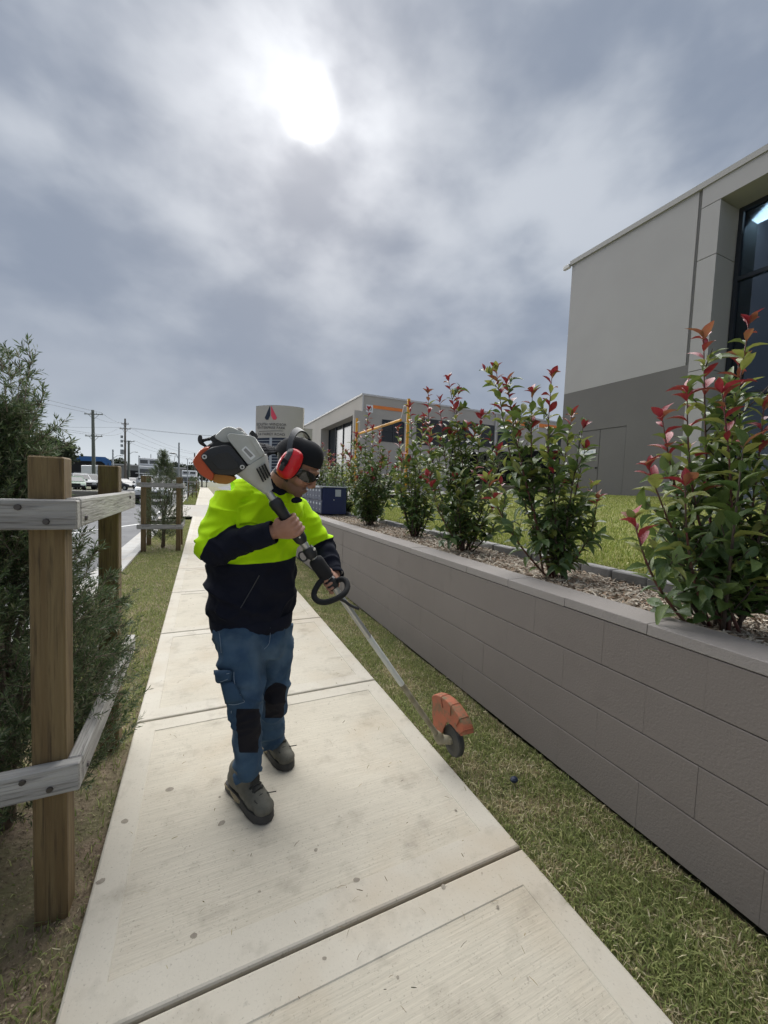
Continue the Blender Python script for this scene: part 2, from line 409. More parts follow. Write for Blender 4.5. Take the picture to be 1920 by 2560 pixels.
sheet('path_bedding', XL+.01, XR-.01, 25.9, 97, -.022, M_joint)
# driveway crossing
dv = sheet('driveway', -1.62, 10, yend+.01, 25.95, 0, M_drive, 40, 1, lambda X, Y: np.where(X < -1.05, -.004-.128*sm(-1.05, -1.6, X), np.where(X > 2.2, 1.3*sm(2.2, 9.5, X), 0)-.004))
add_grass_later = []
# verges
def near_mound(X, Y): return -.022+.012*np.sin(X*9+Y*3)*np.sin(Y*2.3)
sheet('verge_left', -1.115, XL+.004, -4, 16.4, -.02, M_soil, 12, 160, lambda X, Y: near_mound(X, Y)-.004)
sheet('verge_left', -1.115, XL+.004, 26.3, 120, -.02, M_thatch, 2, 40)
sheet('verge_right', XR-.004, XW+.02, -4, 16.4, -.02, M_thatch, 8, 160, near_mound)
sheet('verge_right', XR-.004, 3.4, 26.3, 120, -.02, M_thatch, 2, 40)
sheet('yard', 3.4, 70, 26, 110, 1.3, M_asph, 30, 1, lambda X, Y: 1.3*sm(3.4, 9.5, X)-.03)
sheet('yard', 9.9, 70, 13.2, 26, 1.3, M_asph, 2, 1, lambda X, Y: 0*X+1.27)
# ------------------------------------------------------------------ retaining wall
M_wall = mat('painted_block', (.166, .144, .128), .78, (.182, .159, .142), 1.4, 4, bump=.0018, bscale=110, col3=(.152, .13, .115), c3=(.6, .8))
M_cap = mat('toplit_cap_paint', (.245, .222, .205), .75, (.27, .246, .228), 2, 4, bump=.0025, bscale=110)  # same paint as the blocks, made paler: light on the top put into colour
M_wcore = mat('block_mortar', (.15, .128, .113), .85, bump=.002, bscale=60)
WY0, WY1, CH, BL = -1.6, 14.0, .2125, .42
wall = empty('retaining_wall', (XW, 0, 0), 'low taupe painted concrete block retaining wall along the grass strip', 'wall')
def rough_block(l, h, d, name, rx, ry):
    e_ = .003; mb = MB().prism([(-d/2, -h/2+e_), (-d/2+e_, -h/2), (d/2, -h/2), (d/2, h/2), (-d/2+e_, h/2), (-d/2, h/2-e_)], -l/2, l/2, lambda a, b, q: Vector((a, q, b))); me = mb.mesh(name); bm = bmesh.new(); bm.from_mesh(me); bmesh.ops.recalc_face_normals(bm, faces=bm.faces); bm.to_mesh(me); bm.free(); return me
bme = rough_block(BL-.0009, CH-.0035, .19, 'block', 0, 0); bme.materials.append(M_wall)
bmh = rough_block(BL/2-.0009, CH-.0035, .19, 'half_block', 0, 0); bmh.materials.append(M_wall)
CJ = 5.0
for cidx in range(4):
    for base, sgn in ((CJ, -1), (CJ, 1)):
        yy = base+sgn*.004; half = (cidx % 2 == 0)
        while (yy > WY0) if sgn < 0 else (yy < WY1):
            ln = BL/2 if half else BL; me = bmh if half else bme; half = False
            o = bpy.data.objects.new('block', me); COL.objects.link(o); o.parent = wall
            o.location = (.095+rng.normal(0, .0003), yy+sgn*ln/2, CH*cidx+CH/2-.0); yy += sgn*ln
MB().box((.10, (WY0+WY1)/2, .43), (.17, WY1-WY0+.3, .84)).build('mortar_core', M_wcore, wall)
cme = rough_block(BL-.003, .048, .20, 'cap_block', 0, 0); cme.materials.append(M_cap)
yy = 1.44-9*BL
while yy < WY1:
    o = bpy.data.objects.new('cap_block', cme); COL.objects.link(o); o.parent = wall; o.location = (.097, yy+BL/2, .876+rng.normal(0, .0006)); yy += BL
# ------------------------------------------------------------------ garden bed, edging and upper lawn
XE = 2.60
mulch = sheet('garden_bed', XW+.185, XE, WY0, WY1, ZBED, M_mulchbase, 8, 160, lambda X, Y: ZBED+.012*np.sin(7*X+2*Y)*np.sin(3.1*Y)+.008*np.sin(17*Y+5*X))
M_chip = mat('mulch_chip', (.3, .25, .19), .9, attr=True)
def chips(name, n, x0, x1, y0, y1, zf, lmin, lmax, wmin, wmax, cols, parent=None, m=None):
    # sample denser near the camera
    u = rng.random(n); Y = y0+(y1-y0)*u**1.6; X = rng.uniform(x0, x1, n); Z = zf(X, Y)
    a = rng.uniform(0, 2*math.pi, n); l = rng.uniform(lmin, lmax, n)/2; w = rng.uniform(wmin, wmax, n)/2; t = rng.normal(0, .35, n); r = rng.normal(0, .5, n)
    ux = np.stack([np.cos(a)*np.cos(t), np.sin(a)*np.cos(t), np.sin(t)], 1)
    vx = np.stack([-np.sin(a)*np.cos(r), np.cos(a)*np.cos(r), np.sin(r)], 1)
    P = np.stack([X, Y, Z+rng.uniform(.002, .014, n)], 1)
    nn = np.cross(ux, vx); cpt = P+nn*(l*.18)[:, None]
    V = np.stack([P-ux*l[:, None]-vx*w[:, None]*.6, P-ux*l[:, None]+vx*w[:, None]*.6, cpt+vx*w[:, None], P+ux*l[:, None]+vx*w[:, None]*.5, P+ux*l[:, None]-vx*w[:, None]*.5, cpt-vx*w[:, None]], 1).reshape(-1, 3)
    i = np.arange(n)[:, None]*6; F = np.concatenate([i+np.array([[0, 1, 2, 5]]), i+np.array([[5, 2, 3, 4]])], 0)
    c = np.array(cols)[rng.integers(0, len(cols), n)]*rng.uniform(.75, 1.2, (n, 1)); C = np.repeat(c, 6, 0)
    o = raw_mesh(name, V, F, m or M_chip, parent, C); o['kind'] = 'stuff'; return o
ml = chips('mulch', 26000, XW+.2, XE-.02, -.2, WY1, lambda X, Y: ZBED+.004+.012*np.sin(7*X+2*Y)*np.sin(3.1*Y), .018, .065, .004, .014,
      [(.46, .40, .32), (.37, .30, .225), (.56, .50, .41), (.26, .195, .14), (.48, .42, .34), (.32, .22, .15)])
tag(ml, 'pale brown woodchip mulch in the garden bed behind the low wall', 'mulch')
edg = empty('garden_edging', (XE, 0, 0), 'grey stone edging between the mulch bed and the raised lawn', 'edging')
M_edge = mat('edging_stone', (.20, .195, .19), .8, (.27, .262, .255), 6, 4, bump=.003, bscale=70)
eme = MB().box((0, 0, 0), (.10, .235, .12), bv=.008).mesh('edging_stone'); eme.materials.append(M_edge)
yy = -1.5
while yy < WY1:
    o = bpy.data.objects.new('edging_stone', eme); COL.objects.link(o); o.parent = edg; o.location = (.03+rng.normal(0, .004), yy, .865+rng.normal(0, .004)); o.rotation_euler = (rng.normal(0, .012), rng.normal(0, .02), rng.normal(0, .02)); yy += .245
LX1 = 12.48
def lawn_z(X, Y): return .895+.56*sm(3.0, 12.5, X)
sheet('lawn', XE+.08, LX1, -6, 13.1, .9, M_lawnbase, 30, 30, lawn_z)
# ------------------------------------------------------------------ grass blades
M_blade = mat('grass_blade', (.1, .15, .03), .75, attr=True, trans=.35)
def grass(name, X, Y, Z, hmin, hmax, wd, cols, pc, lean=.55, label=None):
    n = len(X); h = rng.uniform(hmin, hmax, n); a = rng.uniform(0, 2*math.pi, n); ln = np.abs(rng.normal(0, lean, n)); b = rng.uniform(0, 2*math.pi, n)
    wv = np.stack([np.cos(b), np.sin(b), np.zeros(n)], 1)*(wd*rng.uniform(.6, 1.3, n))[:, None]/2
    P = np.stack([X, Y, Z], 1); dv = np.stack([np.cos(a), np.sin(a), np.zeros(n)], 1); up = np.array([0, 0, 1.])
    mid = P+up*(h*.55)[:, None]+dv*(h*ln*.35)[:, None]; tip = P+up*(h*np.clip(1-ln*.45, .15, 1))[:, None]+dv*(h*ln)[:, None]
    V = np.stack([P-wv, P+wv, mid-wv*.8, mid+wv*.8, tip], 1).reshape(-1, 3); i = np.arange(n)[:, None]*5
    F = np.concatenate([i+np.array([[0, 1, 2]]), i+np.array([[1, 3, 2]]), i+np.array([[2, 3, 4]])], 0)
    ci = rng.choice(len(cols), n, p=pc) if not callable(pc) else pc(X, Y)
    c = np.array(cols)[ci]*rng.uniform(.75, 1.25, (n, 1))
    o = raw_mesh(name, V, F, M_blade, None, np.repeat(c, 5, 0)); o['kind'] = 'stuff'
    if label: tag(o, label, 'grass')
    return o
def fbm(X, Y, s, seed=0):
    return np.sin(X*s*1.3+seed)*np.sin(Y*s+seed*2.1)*.5+.5*np.sin(X*s*2.7+Y*s*1.9+seed*3)*np.sin(Y*s*2.3-X*s+seed)
GC = [(.185, .225, .068), (.28, .315, .105), (.38, .385, .16), (.53, .46, .28), (.64, .57, .38), (.42, .32, .20)]
def mixpc(dry):
    def f(X, Y):
        q = fbm(X, Y, 5.2, 1.7)+fbm(X, Y, 13, .4)*.6+rng.normal(0, .45, len(X)); d = q+dry
        r = rng.random(len(X)); g = np.where(r < .42, 0, np.where(r < .82, 1, 2)); br = np.where(r < .50, 3, np.where(r < .68, 4, np.where(r < .86, 5, 2)))
        return np.where(d > .62, br, g)
    return f
# right strip
n = 95000; Y = .1+16*rng.random(n)**2.1; X = rng.uniform(XR+.004, XW-.004, n)
edge = np.clip((X-XR)/.10, 0, 1)*.6+np.clip((XW-X)/.05, 0, 1)*.15+.25
grass('grass', X, Y, near_mound(X, Y)-.004, .014, .044, .0044, GC, mixpc(.22), 1.0, 'short patchy grass strip between the footpath and the block wall')
# left verge: bare around the first shrub guard
n = 95000; Y = .45+15.8*rng.random(n)**1.7; X = rng.uniform(-1.10, XL-.004, n)
bare = np.exp(-(((Y-1.95)/.85)**4+((X+.68)/.50)**4)); bare2 = np.exp(-(((Y-9.6)/.55)**2+((X+.7)/.4)**2))*.8
keep = rng.random(n) > np.maximum(bare*.93, bare2); X, Y = X[keep], Y[keep]
grass('grass', X, Y, near_mound(X, Y)-.006, .014, .048, .0046, GC, mixpc(-.28), .8, 'mown green verge between the footpath and the kerb')
n = 12000; Y = 26.5+60*rng.random(n)**1.5; X = rng.uniform(-1.08, XL-.02, n)
grass('grass', X, Y, np.full(n, -.02), .04, .09, .02, GC, mixpc(-.4), .6, 'distant green verge beyond the driveway crossing')
# upper lawn
LC = [(.20, .25, .05), (.28, .32, .075), (.37, .38, .12), (.48, .45, .21)]
n = 170000; u = rng.random(n); X = XE+.10+(LX1-XE-.12)*u**1.7; Y = rng.uniform(-1.5, 13.0, n)
k_ = (Y > .05*X-.6); X, Y = X[k_], Y[k_]
sc = .5+.5*X/8
o = grass('grass', X, Y, lawn_z(X, Y)-.004, .03, .07, .010, LC, [.34, .34, .2, .12], .7, 'bright green raised lawn in front of the grey building')
# dry clippings lying on the strip and bare soil crumbs on the left
cl = chips('clippings', 420, XR+.01, XW-.01, .4, 8, lambda X, Y: near_mound(X, Y)+.022, .012, .045, .0015, .0035, [(.42, .36, .2), (.5, .45, .28), (.36, .29, .15)])
tag(cl, 'pale dry clippings scattered over the grass strip by the wall', 'clippings')
cr = chips('soil_crumbs', 9000, -.95, XL-.005, 1.0, 4.2, lambda X, Y: near_mound(X, Y)-.004, .003, .011, .002, .007, [(.22, .165, .11), (.16, .115, .075), (.28, .22, .15), (.12, .085, .055)])
tag(cr, 'loose brown soil and grit around the shrub guard beside the path', 'soil')
pd_ = chips('path_debris', 380, XL+.02, XR-.02, .5, 7, lambda X, Y: 0*X-.001, .004, .03, .001, .003, [(.16, .12, .07), (.22, .19, .08), (.1, .09, .06), (.3, .24, .14)])
tag(pd_, 'tiny twigs and clippings strewn over the concrete footpath', 'debris')

# old gum and oil spots trodden into the slabs
M_stain = mat('dark_stain', (.225, .195, .155), .9, (.29, .26, .21), 60, 4)
for (x, y, r) in ((478, 1778, .022), (683, 1834, .013), (770, 1900, .017), (957, 1916, .016), (475, 1720, .010), (560, 1925, .008), (365, 1705, .026), (270, 1775, .022), (215, 1905, .020), (840, 1655, .007), (985, 1750, .009), (700, 2070, .010), (1075, 1960, .009), (420, 2020, .016), (860, 2110, .008), (640, 1560, .006)):
    c = onZ(x*K, y*K, 0); mb = MB(); fy_ = (c.y-J0) % JS; edge_ = min(c.x-XL, XR-c.x) < .14 or min(fy_, JS-fy_) < .15; n = 20; rr = [r*.62*(1+.22*math.sin(2*math.pi*k/n+x)+.16*math.sin(4*math.pi*k/n+y)+.07*rng.normal()) for k in range(n)]
    mb.add([(c.x+rr[k]*math.cos(2*math.pi*k/n), c.y+.9*rr[k]*math.sin(2*math.pi*k/n), (.0006 if edge_ else -.0024)) for k in range(n)], [tuple(range(n))]).build('stain', M_stain, path)
# ------------------------------------------------------------------ big grey building on the right
XB = 12.5; YB1 = 11.15; ZB0 = 1.36; ZT = 10.0; ZP = 5.25
M_light = mat('light_render', (.358, .346, .345), .85, (.378, .366, .365), .6, 3, bump=.003, bscale=40)
M_dark = mat('dark_render', (.128, .121, .117), .82, (.138, .131, .127), .7, 3, bump=.003, bscale=40)
M_trim = mat('pale_metal_trim', (.55, .54, .53), .5, metal=.0)
M_frame = mat('window_frame', (.018, .022, .03), .4)
M_seal = mat('panel_sealant', (.16, .15, .145), .8)
M_black = mat('matt_black', (.012, .012, .013), .6)
M_white = mat('white_plastic', (.75, .76, .76), .5)
def glassmat(name, tint, tr):
    m = bpy.data.materials.new(name); m.use_nodes = True; N = m.node_tree.nodes; L = m.node_tree.links; N.clear()
    t = N.new('ShaderNodeBsdfTransparent'); t.inputs[0].default_value = (*tint, 1); g = N.new('ShaderNodeBsdfGlossy'); g.inputs['Roughness'].default_value = .02; g.inputs[0].default_value = (.9, .95, 1, 1)
    fr = N.new('ShaderNodeFresnel'); fr.inputs[0].default_value = 1.7; mx = N.new('ShaderNodeMixShader'); L.new(fr.outputs[0], mx.inputs[0]); L.new(t.outputs[0], mx.inputs[1]); L.new(g.outputs[0], mx.inputs[2])
    o = N.new('ShaderNodeOutputMaterial'); L.new(mx.outputs[0], o.inputs[0]); return m
M_glass = glassmat('tinted_glass', (.38, .45, .52), 0)
M_capp = mat('roof_flashing', (.36, .35, .34), .7)
bld = empty('industrial_building', (XB, YB1, 0), 'tall two tone grey industrial building with glazed bay on the right', 'building')
bld.location = (0, 0, 0)
JY = 6.92      # panel joint
RE = 6.42      # recess edge (pier face end)
GL = 5.78      # glass left edge in image (recess depth side)
YB0 = -9.0
b_ = lambda x0, x1, y0, y1, z0, z1, name, m, p=bld, bv=0: MB().box(((x0+x1)/2, (y0+y1)/2, (z0+z1)/2), (abs(x1-x0), abs(y1-y0), abs(z1-z0)), bv=bv).build(name, m, p)
# main wall panel (upper light, lower dark)
b_(XB, XB+.18, JY+.05, YB1, ZP+.0, ZT, 'wall_panel', M_light)
MB_ = MB()
# lower dark panel with door opening: built from pieces around the door
DY0, DY1, DZ = 8.58, 10.36, 3.75
low = MB(); x0, x1 = XB+.0, XB+.18
for (ya, yb, za, zb) in ((DY1, YB1, ZB0-.5, ZP-.0), (JY-.28, DY0, ZB0-.5, ZP), (DY0, DY1, DZ, ZP)):
    low.box(((x0+x1)/2, (ya+yb)/2, (za+zb)/2), (x1-x0-.004, yb-ya, zb-za))
low.build('lower_wall_panel', M_dark, bld)
# wall returns and roof behind
b_(XB+.18, 40, YB1-.2, YB1-.02, ZB0-.5, ZT-.01, 'end_wall', M_light)
b_(XB+.2, 40, YB0, YB1-.2, ZT-.4, ZT-.2, 'roof', M_trim)
b_(XB-.06, XB+.26, -8.9, YB1+.06, ZT+.001, ZT+.16, 'roof_capping', M_capp)
b_(XB-.10, XB+.02, YB1+.06, YB1+.34, ZT-.06, ZT+.08, 'gutter_end', M_trim, bv=.01)
b_(XB+.05, XB+.19, JY-.045, JY+.05, ZP, ZT, 'panel_joint', M_light); b_(XB+.035, XB+.06, JY-.012, JY+.012, ZP, ZT-.01, 'panel_sealant', M_seal)
# pier + header of the bay (light), with thin shadow joints
pier = MB()
b_(XB-.02, XB+1.0, RE, JY-.045, ZB0-.5, 5.02, 'pier_panel', M_light); b_(XB-.02, XB+1.0, RE, JY-.045, 5.04, 8.05, 'pier_panel', M_light); b_(XB-.02, XB+1.0, RE, JY-.045, 8.07, 9.45, 'pier_panel', M_light)
b_(XB-.02, XB+1.0, -8.5, JY-.045, 9.47, ZT-.002, 'header_panel', M_light)
b_(XB+.3, XB+.9, RE+.02, JY-.05, 5.0, 9.5, 'pier_core', M_seal)
# recessed glazing: plane X = XB+.92
XG = XB+.92
win = empty('window', (0, 0, 0)); win.parent = bld
ys = [RE-.02, 4.9, 3.2, 1.5, -.2, -1.9, -3.6]
zs = [ZB0-.4, 4.35, 7.55, 9.45]
for y in ys: MB().box((XG, y-.05, 5.4), (.12, .10, 8.2)).build('frame', M_frame, win)
for z in zs[1:3]: MB().box((XG-.003, 1.4, z), (.12, 10, .11)).build('frame', M_frame, win)
MB().box((XG-.004, 1.4, 9.41), (.12, 10, .10)).build('frame', M_frame, win)
for i in range(len(ys)-1):
    for j in range(3):
        MB().box((XG+.02, (ys[i]+ys[i+1])/2-.05, (zs[j]+zs[j+1])/2), (.012, ys[i]-ys[i+1]-.1, zs[j+1]-zs[j]-.11)).build('pane', M_glass, win)
bl = empty('blind'); bl.parent = bld
M_blind = mat('blind_slat', (.38, .42, .44), .5)
sme = MB().box((0, 0, 0), (.05, 1.5, .012), rot=Matrix.Rotation(.5, 3, 'Y')).mesh('slat'); sme.materials.append(M_blind)
for q in range(2):
    for k in range(24):
        o = bpy.data.objects.new('slat', sme); COL.objects.link(o); o.parent = bl; o.location = (XG+.14, ys[q]-.9-.05, 2.6+k*.07)
# interior behind the glass
M_int = mat('interior_wall', (.22, .24, .25), .9); M_panel = emis('ceiling_lamp', (.9, .95, .9), 2.2)
inn = MB().add([(XG+.3, RE, ZB0-.4), (XG+7, RE, ZB0-.4), (XG+7, -8, ZB0-.4), (XG+.3, -8, ZB0-.4), (XG+.3, RE, 9.75), (XG+7, RE, 9.75), (XG+7, -8, 9.75), (XG+.3, -8, 9.75)], [(0, 1, 2, 3), (4, 7, 6, 5), (0, 4, 5, 1), (1, 5, 6, 2), (2, 6, 7, 3)]).build('interior', M_int, bld, fixn=False)
pn = onX(1878, 520, XG)
pn = onX(1899, 535, 13.98); lp = MB().box(pn, (.8, .7, .05)).build('ceiling_lamp', M_panel, bld)
MB().box((XG+2.2, 5.0, 7.9), (.1, 2.0, .35)).build('beam', M_blind, bld)
# flush service door in the dark panel
dr = empty('door', (0, 0, 0)); dr.parent = bld
ym = 9.52
for ya, yb in ((DY0+.012, ym-.008), (ym+.008, DY1-.012)):
    MB().box((XB+.045, (ya+yb)/2, (ZB0-.4+DZ-.012)/2), (.06, yb-ya, DZ-.012-ZB0+.4), bv=.004).build('door_leaf', M_dark, dr)
MB().box((XB+.12, (DY0+DY1)/2, 2.4), (.05, DY1-DY0+.2, 3.2)).build('door_shadow_gap', M_black, dr)
MB().ell((XB+.002, ym+.075, 2.42), (.03, .035, .035)).build('knob', M_black, dr, True)
MB().box((XB+.008, ym+.43, 2.98), (.012, .62, .17)).build('door_plate', M_white, dr)
tm = text_mesh('SERVICES', .11); M_ink = mat('grey_ink', (.25, .35, .45), .6)
for v in tm.vertices: x, y = v.co.x, v.co.y; v.co = (XB-.001, ym+.43-x, 2.945+y)
link('plate_lettering', tm, dr, M_ink)
# ------------------------------------------------------------------ low wall and black fence behind the lawn
lw = empty('low_wall', (0, 0, 0), 'low grey block wall at the far edge of the lawn under the black fence', 'wall')
for i in range(22):
    for j in range(2):
        b_(9.4+i*.42+(.21 if j else 0), 9.4+(i+1)*.42-.004+(.21 if j else 0), 13.15, 13.34, 1.12+j*.28, 1.12+(j+1)*.28-.008, 'block', M_wall, lw, .005)
b_(9.38, 18.9, 13.12, 13.37, 1.68, 1.74, 'cap', M_cap, lw)
fn = empty('black_fence', (0, 0, 0), 'black corrugated sheet fence behind the shrubs left of the grey building', 'fence')
M_fence = mat('black_sheet', (.010, .011, .013), .85, spec=.1)
for i in range(9):
    x0 = 9.4+i*1.06; mb = MB(); vs = []; fs = []; n = 24
    for k in range(n+1):
        x = x0+1.05*k/n; yy_ = 13.9+(.018 if (k//2) % 2 else -.018); vs += [(x, yy_, 1.3), (x, yy_, 3.0+.09*(x-9.4))]
    fs = [(2*k, 2*k+2, 2*k+3, 2*k+1) for k in range(n)]
    mb.add(vs, fs).build('fence_sheet', M_fence, fn)
    MB().box((x0, 13.86, 2.3+.045*(x0-9.4)), (.06, .07, 2.0+.09*(x0-9.4))).build('post', M_fence, fn)
# ------------------------------------------------------------------ unit building with orange bands
YF = 30.0; X2 = 11.55; Z2 = 8.75
M_cream = mat('cream_render', (.42, .39, .35), .85, (.445, .415, .375), .4, 3)
M_grey2 = mat('mid_grey_render', (.30, .30, .295), .85)
M_orange = mat('orange_band', (.80, .23, .045), .6)
M_rdoor = mat('dark_roller_door', (.022, .025, .03), .45)
M_glz = mat('dark_glazing', (.02, .028, .038), .12, spec=.25)
b2 = empty('unit_building', (0, 0, 0), 'cream industrial unit building with orange number bands behind the shrubs', 'building')
def B2(cx, cy): p = onY(860+cx*.33755, 960+cy*.33755, YF); return p.x, p.z
b_(X2, 60, YF, YF+.2, 1.0, Z2, 'front_wall', M_cream, b2)
side_y = 62
b_(X2, X2+.2, YF+.2, side_y, 1.0, Z2-.004, 'side_wall', M_cream, b2)
b_(X2-.07, 60, YF-.07, YF+.25, Z2, Z2+.14, 'roof_capping', M_trim, b2); b_(X2-.072, X2+.25, YF+.25, side_y, Z2, Z2+.137, 'roof_capping', M_trim, b2)
b_(X2+.25, 60, YF+.25, side_y, Z2-.5, Z2-.3, 'roof', M_trim, b2)
for x in (15.9, 19.3): MB().box((x, YF+4, Z2+.2), (1.2, 1.2, .5)).build('roof_vent', M_trim, b2)
def b2rect(name, cx0, cy0, cx1, cy1, m, proud=.03, par=None):
    xa, za = B2(cx0, cy0); xb, zb = B2(cx1, cy1)
    return b_(xa, xb, YF-proud, YF-.002 if proud > .05 else YF+.02, za, zb, name, m, par or b2)
def unit(num, cxs, m=M_orange):
    (ba, bb, ya, yb), (pa, pb) = cxs
    b2rect('number_plate', pa, ya-4, pb, yb+6, M_white, .04); b2rect('orange_band', ba, ya, bb, yb, m, .035)
    xa, za = B2(pa, ya); xb, zb = B2(pb, yb)
    t = text_mesh(num, .42*(za-zb)/.55)
    for v in t.vertices: v.co = ((xa+xb)/2+v.co.x, YF-.045, (za+zb)/2-.16+v.co.y)
    link('number_lettering', t, b2, M_black)
unit('20', ((215, 435, 156, 208), (165, 212))); unit('19', ((1190, 1350, 262, 312), (1148, 1186))); unit('18', ((1442, 1595, 292, 340), (1408, 1440)))
for (a, b, c, d, nm, m) in ((285, 262, 437, 440, 'window', M_glz), (540, 248, 780, 470, 'roller_door', M_rdoor), (905, 282, 1105, 470, 'roller_door', M_rdoor), (835, 282, 895, 470, 'glazed_door', M_glz), (1142, 344, 1262, 470, 'window', M_glz), (1500, 372, 1600, 480, 'window', M_glz)):
    o = b2rect(nm, a, b, c, d, m, .025)
    xa, za = B2(a, b); xb, zb = B2(c, d)
    if nm == 'roller_door':
        k = 0; z = zb
        mb = MB()
        while z < za-.06: mb.box(((xa+xb)/2, YF-.03, z+.04), (xb-xa-.04, .02, .05)); z += .09
        mb.build('roller_ribs', M_rdoor, o)
    elif nm == 'window':
        for q in (0, .5, 1): MB().box((xa+(xb-xa)*q, YF-.04, (za+zb)/2), (.08, .05, za-zb)).build('frame', M_frame, o)
        MB().box(((xa+xb)/2, YF-.043, (za+zb)/2), (xb-xa, .04, .07)).build('frame', M_frame, o)
for cx in (135, 812, 1125, 1378): xa, za = B2(cx, 200); MB().tube([(xa, YF-.1, 1.3), (xa, YF-.1, Z2)], .055, 8).build('downpipe', M_trim, b2)
# white winged emblem on the roller door
for (pts) in ([(905, 322), (925, 322), (975, 365), (1020, 332), (1048, 332), (978, 380), (955, 380)], [(905, 405), (925, 405), (965, 432), (1008, 410), (1008, 428), (968, 450), (945, 450)]):
    mb = MB(); q = [B2(a, b) for a, b in pts]
    mb.prism(q, YF-.062, YF-.05, lambda a, b, h: Vector((a, h, b))).build('door_emblem', M_white, b2)
# portal window bay on the side wall
po = empty('window_bay'); po.parent = b2
def S2(x, y): p = onX(x, y, X2-.9); return p.y, p.z
ya, za = S2(797, 1072); yb, zb = S2(856, 1036)
yN, yF_ = S2(884, 1100)[0], S2(800, 1100)[0]
b_(X2-.9, X2, yN, yF_, 7.0, 7.35, 'bay_frame', M_cream, po); b_(X2-.9, X2, yN, yN+.35, 2.6, 7.0, 'bay_frame', M_cream, po); b_(X2-.9, X2, yF_-.3, yF_, 2.6, 7.0, 'bay_frame', M_cream, po)
b_(X2-.9, X2, yN, yF_, 2.2, 2.6, 'bay_frame', M_cream, po)
b_(X2-.05, X2, yN+.35, yF_-.3, 2.6, 7.0, 'bay_glass', M_glz, po)
for i in range(5): q = yN+.6+i*(yF_-yN-1.0)/4; b_(X2-.12, X2-.04, q, q+.1, 2.6, 7.0, 'mullion', M_frame, po)
b_(X2-.02, X2, YF, side_y, 1.0, 2.6, 'plinth', M_grey2, b2)
# ------------------------------------------------------------------ yellow clearance bar at the yard entry
M_yel = mat('safety_yellow', (.78, .38, .015), .5, (.70, .33, .02), 5)
cb = empty('clearance_bar', (0, 0, 0), 'yellow height clearance gantry with hanging bar over the yard entry', 'gantry')
pA = onY(1014, 1200, 15.6); pB = onY(889, 1150, 21.4)
zA = onY(1014, 996, 15.6).z; zBt = onY(889, 1045, 21.4).z
MB().tube([(pA.x, 15.6, .5), (pA.x, 15.6, zA)], .07, 12).build('post', M_yel, cb, True, auto=40)
MB().tube([(pB.x, 21.4, .5), (pB.x, 21.4, zBt)], .07, 12).build('post', M_yel, cb, True, auto=40)
for p, z in ((pA, zA), (pB, zBt)): MB().box((p.x, 15.6 if p is pA else 21.4, .75), (.32, .32, .5)).build('bollard_base', M_yel, cb)
a0 = onY(1002, 1050, 15.95); a1 = onY(897, 1084, 21.1)
MB().tube([a0, a1], .06, 10).build('hanging_bar', M_yel, cb, True, auto=40)
dv_ = (a1-a0).normalized(); up_ = Vector((0, 0, 1)); 
tm = text_mesh('CLEARANCE 4.5m', .17)
side = Vector((-1, 0, 0))
for v in tm.vertices: v.co = a0+dv_*(1.6-v.co.x)+Vector((-.105, -.02, -.06))+up_*v.co.y
link('bar_lettering', tm, cb, M_black)
for p, a, y in ((pA, a0, 15.6), (pB, a1, 21.4)):
    t = Vector((p.x, y, zA-.25 if p is pA else zBt-.25)); s = (a1-a0 if p is pA else a0-a1).normalized()*.45
    MB().tube([t, Vector((t.x, t.y, t.z))+Vector((s.x, s.y, 0))], .035, 8).build('hanger_arm', M_trim, cb)
    MB().tube([Vector((t.x, t.y, t.z))+Vector((s.x, s.y, 0)), a+(s*.1)], .012, 6).build('chain', M_trim, cb)
# ------------------------------------------------------------------ estate sign
sg = empty('estate_sign', (0, 0, 0), 'curved beige estate entrance sign with navy and red emblem and directory', 'sign')
M_sign = mat('sign_beige', (.50, .465, .425), .7, (.52, .485, .445), .8)
M_navy = mat('sign_navy', (.012, .02, .045), .45); M_red = mat('sign_red', (.80, .075, .13), .5); M_lett = mat('sign_letter', (.03, .03, .035), .5); M_strip = mat('sign_strip', (.42, .45, .5), .5)
SD = 11.2; pl = cp(551.5, 960, SD); pr = cp(653.5, 960, SD); sc_ = (pl+pr)/2; sx = (pr-pl); sx.z = 0; wS = sx.length; sx.normalize(); sn = Vector((sx.y, -sx.x, 0))   # toward camera
if sn.dot(Vector((0, -1, 0))) < 0: sn = -sn
zTop = cp(600, 880, SD).z; sag = .16
def SP(u, z, off=0):  # u in -.5..0.5
    dep = sag*(1-(2*u)**2)
    q = sc_+sx*(u*wS)+sn*(dep+off); return Vector((q.x, q.y, z))
rings = []
for i in range(17):
    u = -.5+i/16; rings.append([SP(u, .2), SP(u, zTop+.02*(1-(2*u)**2)), SP(u, zTop)+(-sn)*(sag*(1-(2*u)**2)+.14), SP(u, .2)+(-sn)*(sag*(1-(2*u)**2)+.14)])
MB().loft(rings).build('sign_body', M_sign, sg, True, auto=40)
def px2s(x, y): # 1659 px -> (u, z) on the sign chord plane
    p = cp(x, y, SD); d = Vector((p.x-sc_.x, p.y-sc_.y, 0)).dot(sx)/wS; return d, p.z
